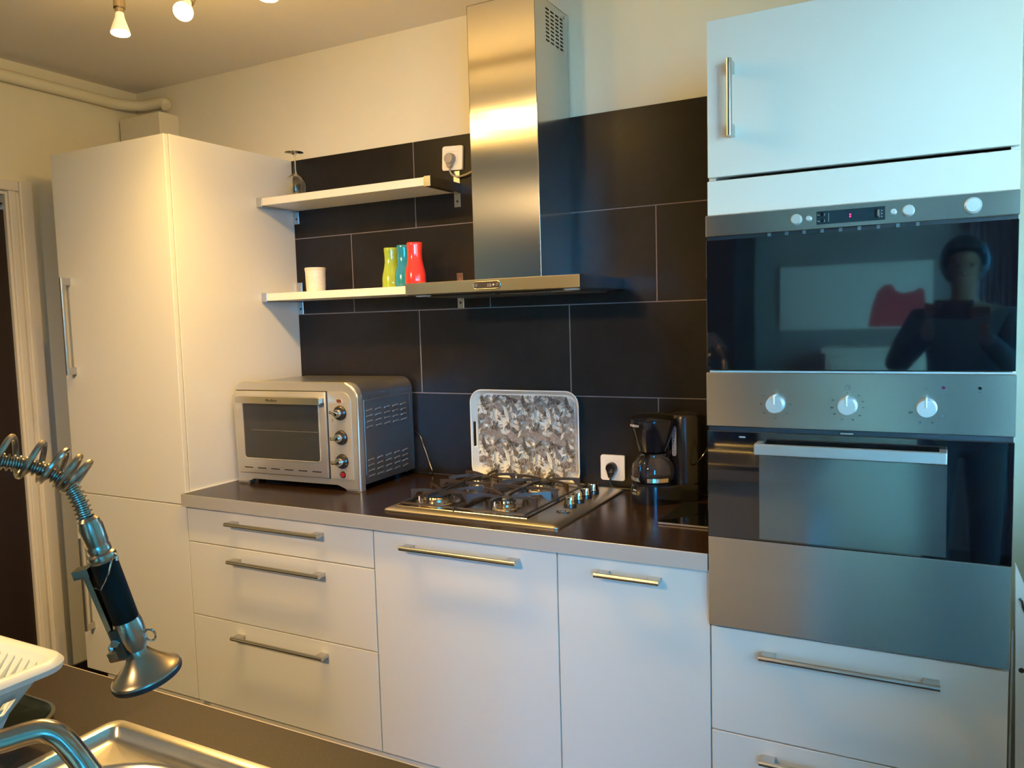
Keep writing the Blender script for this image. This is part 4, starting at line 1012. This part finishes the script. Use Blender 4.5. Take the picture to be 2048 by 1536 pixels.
# arm holding the riser to the spout and the fixed spout
sp_ = [Vector((FX, FY, 1.06)), HP(-260, 1528, .935), HP(-80, 1498, .92), HP(0, 1483, .92), HP(50, 1468, .92), HP(88, 1462, .92), HP(118, 1474, .92), HP(142, 1497, .92), HP(168, 1530, .92), HP(205, 1585, .925), HP(235, 1640, .93)]
bm = NB(); tube(bm, smoothpath(sp_, 8), .0108, 24); spo = obj('spout', bm, mat('spout_steel', (.50, .43, .35), .20, 1.0), fa, smooth=True)
pa, pb = HP(178, 1544, .921), HP(184, 1554, .921); bm = NB(); cyl(bm, pa, pb, .0113, seg=24); obj('spout_joint', bm, CHROME, spo, smooth=True)

# ------------------------------------------------------------------ folded panel beside the column, behind it the wall
fp_ = thing('folded_panel', 'pale folded panel with a dark hinge standing beside the oven column', 'panel', (.655, -.50, 0))
YP = -.515
def q_(px, py): p = on(px, py, 1, YP); return (p.x, p.z)
tl, tr_ = q_(2031, 1128), q_(2052, 1176)
bm = NB(); prism(bm, [(q_(2041, 1500)[0], 0), (.84, 0), (.84, .60), tr_, tl], XZ, YP, YP+.018); obj('leaf', bm, mat('panel_white', (.78, .80, .78), .4), fp_)
obj('edge', B(tl[0]-.004, tl[0]-.0005, YP+.002, YP+.016, 0, .78), mat('edge_grey2', (.40, .42, .42), .5), fp_)
bm = NB(); tube(bm, smoothpath([(*q_(2039, 1196)[:1], YP-.003, q_(2039, 1196)[1]), (q_(2044, 1202)[0], YP-.004, q_(2044, 1202)[1]), (q_(2046, 1214)[0], YP-.004, q_(2046, 1214)[1]), (q_(2050, 1224)[0], YP-.003, q_(2050, 1224)[1])], 4), .0022, 6); obj('hinge', bm, BLKM, fp_, smooth=True)
h_ = q_(2043, 1341); obj('stud', lathe(NB(), [(.0055, 0), (.0045, .003), (0, .004)], (h_[0], YP, h_[1]), (0, -1, 0), 16), BLKM, fp_, smooth=True)

# ------------------------------------------------------------------ behind the camera: what the black glass mirrors
cv = thing('canvas_picture', 'white canvas with a red blot on the rear wall, mirrored in the microwave door', 'picture', (0, YR+.02, 1.33))
obj('canvas', B(-.44, .43, YR, YR+.03, 1.335, 1.735, .002), mat('canvas_white', (.80, .82, .82), .7), cv)
bm = NB(); rr_ = random.Random(5); pts = []
shape = [(.08, 1.345), (.10, 1.47), (.13, 1.56), (.17, 1.60), (.21, 1.60), (.235, 1.56), (.27, 1.545), (.33, 1.555), (.36, 1.575), (.385, 1.56), (.395, 1.47), (.37, 1.345)]
prism(bm, shape, XZ, YR+.0305, YR+.0295); obj('red_blot', bm, mat('blot_red', (.50, .05, .06), .7), cv)
cn2 = thing('low_cabinet', 'white waist-high cabinet under the canvas on the rear wall', 'cabinet', (.12, YR+.2, 0))
obj('body', B(-.13, .40, YR+.006, YR+.34, 0, 1.20, .003), WHITE, cn2); obj('side_unit', B(-.52, -.135, YR+.006, YR+.34, 0, .88, .003), WHITE, cn2)
obj('top_board', B(-.15, .42, YR+.006, YR+.36, 1.20, 1.235, .003), WHITE, cn2)
obj('door', B(-.10, .37, YR+.34, YR+.355, .1, 1.16, .003), WHITE, cn2)
wd = thing('wardrobe', 'dark brown wardrobe along the rear wall', 'wardrobe', (-1.5, YR+.3, 0))
obj('body', B(-2.55, -.60, YR+.006, YR+.55, 0, 2.25, .003), DOORB, wd)
for k in range(3): dd = obj('door', B(-2.545+.65*k, -1.905+.65*k, YR+.55, YR+.57, .05, 2.2, .002), DOORB, wd); obj('door_knob', lathe(NB(), [(.008, 0), (.014, .015), (0, .02)], (-2.50+.65*k, YR+.57, 1.05), (0, 1, 0), 12), STEEL, dd, smooth=True)
bm = NB(); rows_ = []
for k in range(61):
    x = .615+.25*k/60; y = YR+.10+.022*math.sin(k*.85)+.008*math.sin(k*.31); rows_.append((bm.verts.new((x, y+.02, .05)), bm.verts.new((x, y, 2.40))))
for a, b in zip(rows_, rows_[1:]): bm.faces.new((a[0], b[0], b[1], a[1]))
tag(obj('curtain', bm, mat('mauve_curtain', (.28, .27, .36), .85), smooth='all'), 'mauve curtain hanging in folds in the rear right corner', 'curtain').modifiers.new('thick', 'SOLIDIFY').thickness = .002

# ------------------------------------------------------------------ the photographer, seen only as a dark reflection
SKIN = mat('skin', (.15, .088, .062), .7, spec=.2); KNIT = mat('dark_sweater', (.012, .012, .014), .9); JEAN = mat('dark_trousers', (.012, .014, .02), .85); HAIR = mat('dark_hair', (.012, .008, .006), .6)
pr = thing('person', 'person in a dark sweater holding up a phone, mirrored in the microwave door', 'person', (.55, -2.86, 0))
def skin(name, pts, edges, m_, par, root=0, lv=2):
    me = bpy.data.meshes.new(name); me.from_pydata([p[:3] for p in pts], edges, []); me.materials.append(m_)
    o = bpy.data.objects.new(name, me); COL.objects.link(o); o.parent = par; o.matrix_parent_inverse = W(par).inverted()
    md = o.modifiers.new('skin', 'SKIN'); md.use_smooth_shade = True
    for i, p in enumerate(pts):
        sv = me.skin_vertices[0].data[i]; sv.radius = (p[3], p[4] if len(p) > 4 else p[3]); sv.use_root = (i == root)
    sb = o.modifiers.new('sub', 'SUBSURF'); sb.levels = sb.render_levels = lv
    return o
bx, by = .56, -2.88
Pn = [(bx, by, .96, .135, .10), (bx, by, 1.12, .12, .09), (bx, by, 1.30, .145, .10), (bx, by+.005, 1.41, .10, .075), (bx, by+.01, 1.48, .046, .048), (bx, by+.025, 1.55, .056, .062), (bx, by+.03, 1.64, .074, .090), (bx, by+.025, 1.70, .055, .065)]
E_ = [(i, i+1) for i in range(7)]
def limb(a, chain):
    k = a
    for c in chain: Pn.append(c); E_.append((k, len(Pn)-1)); k = len(Pn)-1
    return k
ph = CAM-FW*.016+RT*.045-UP*.012
lw, rw = ph-RT*.115-UP*.035-FW*.03, ph+RT*.110-UP*.045-FW*.03
wl = limb(3, [(bx-.17, by+.01, 1.40, .055), (bx-.27, by+.14, 1.19, .043), (lw.x, lw.y-.02, lw.z-.07, .028), (lw.x, lw.y, lw.z, .030, .018)])
wr = limb(3, [(bx+.17, by+.01, 1.40, .055), (bx+.20, by+.18, 1.18, .043), (rw.x, rw.y-.02, rw.z-.07, .028), (rw.x, rw.y, rw.z, .030, .018)])
for s_ in (-1, 1): limb(0, [(bx+s_*.09, by, .88, .085), (bx+s_*.10, by+.01, .50, .058), (bx+s_*.10, by-.01, .10, .038), (bx+s_*.11, by+.10, .045, .035), (bx+s_*.11, by+.16, .032, .025)])
bd = skin('body', Pn, E_, SKIN, pr)
sw = [(p[0], p[1], p[2], p[3]*1.12+.006, (p[4] if len(p) > 4 else p[3])*1.12+.006) for p in Pn]
ids = [0, 1, 2, 3]+list(range(8, 8+3))+list(range(12, 12+3)); mp_ = {v: i for i, v in enumerate(ids)}
skin('sweater', [sw[i] for i in ids], [(mp_[a], mp_[b]) for a, b in E_ if a in mp_ and b in mp_], KNIT, pr)
ids = [0]+list(range(16, 16+3))+list(range(21, 21+3)); mp_ = {v: i for i, v in enumerate(ids)}
skin('trousers', [sw[i] for i in ids], [(mp_[a], mp_[b]) for a, b in E_ if a in mp_ and b in mp_], JEAN, pr)
bm = NB(); bmesh.ops.create_uvsphere(bm, u_segments=24, v_segments=14, radius=1); bmesh.ops.transform(bm, matrix=Matrix.Translation((bx, by+.002, 1.655)) @ Matrix.Diagonal((.098, .105, .115, 1)), verts=bm.verts)
bmesh.ops.delete(bm, geom=[v for v in bm.verts if v.co.y > by+.075 and v.co.z < 1.70 or v.co.z < 1.56], context='VERTS'); obj('hair', bm, HAIR, pr, smooth='all')
bm = NB(); lathe(bm, [(0, 0), (.010, .004), (.006, .022), (0, .026)], (bx, by+.105, 1.60), (0, .7, -.5), 12); obj('nose', bm, SKIN, pr, smooth='all')
for s_ in (-1, 1): bm = NB(); bmesh.ops.create_uvsphere(bm, u_segments=12, v_segments=8, radius=.008); bmesh.ops.translate(bm, vec=(bx+s_*.030, by+.108, 1.632), verts=bm.verts); obj('eye', bm, HAIR, pr, smooth='all')
bm = NB(); box(bm, bx-.022, bx+.022, by+.103, by+.112, 1.572, 1.579, .002); obj('mouth', bm, mat('lips', (.3, .12, .1), .5), pr)
for wv, sgn in ((lw, 1), (rw, -1)):
    for k in range(4):
        b0 = wv+UP*(.012+.013*k)-FW*.004; L_ = (.062, .070, .066, .052)[3-k]
        f = NB(); tube(f, smoothpath([b0-RT*sgn*.010, b0+FW*.022+RT*sgn*.006, b0+FW*.034+RT*sgn*L_*.5, b0+FW*.030+RT*sgn*L_*.85], 4), [.0085-.0002*i for i in range(13)], 8); obj('finger', f, SKIN, bd, smooth='all')
    f = NB(); b0 = wv+UP*.006; tube(f, smoothpath([b0, b0+RT*sgn*.022-FW*.008+UP*.012, b0+RT*sgn*.045-FW*.006+UP*.026], 4), .0095, 8); obj('thumb', f, SKIN, bd, smooth='all')
pt = thing('phone', 'black phone held up in front of the person, mirrored in the microwave door', 'phone', tuple(ph))
bm = NB(); box(bm, -.078, .078, -.0375, .0375, -.004, .004, .003, 2); bmesh.ops.transform(bm, matrix=Matrix(((RT.x, UP.x, -FW.x, ph.x), (RT.y, UP.y, -FW.y, ph.y), (RT.z, UP.z, -FW.z, ph.z), (0, 0, 0, 1))), verts=bm.verts)
obj('case', bm, BLK, pt, smooth=True)
bm = NB(); cyl(bm, ph+FW*.0035-RT*.05+UP*.02, ph+FW*.0055-RT*.05+UP*.02, .006, seg=20); obj('lens_ring', bm, CHROME, pt)

gl = thing('ceiling_spotlight', 'large round fill spotlight added out of view in the rear part of the kitchen, aimed at the cupboards', 'ceiling lamp', (-1.0, -3.30, ZC))  # fixture added around the warm rear fill, out of view
obj('ceiling_rose', cyl(NB(), (-1.0, -3.33, ZC-.03), (-1.0, -3.33, ZC-.001), .05), WPLAS, gl, smooth=True)
obj('stem', cyl(NB(), (-1.0, -3.33, 2.30), (-1.0, -3.33, ZC-.03), .008), NICKEL, gl, smooth=True)
dv = Vector((-.55, 2.5, -1.80)).normalized()
obj('shade', lathe(NB(), [(0, -.10), (.05, -.10), (.09, -.06), (.105, -.015), (.100, -.015), (.085, -.058), (.048, -.094), (0, -.094)], Vector((-1.0, -3.30, 2.25))-dv*.05, dv, 28), NICKEL, gl, smooth=True)
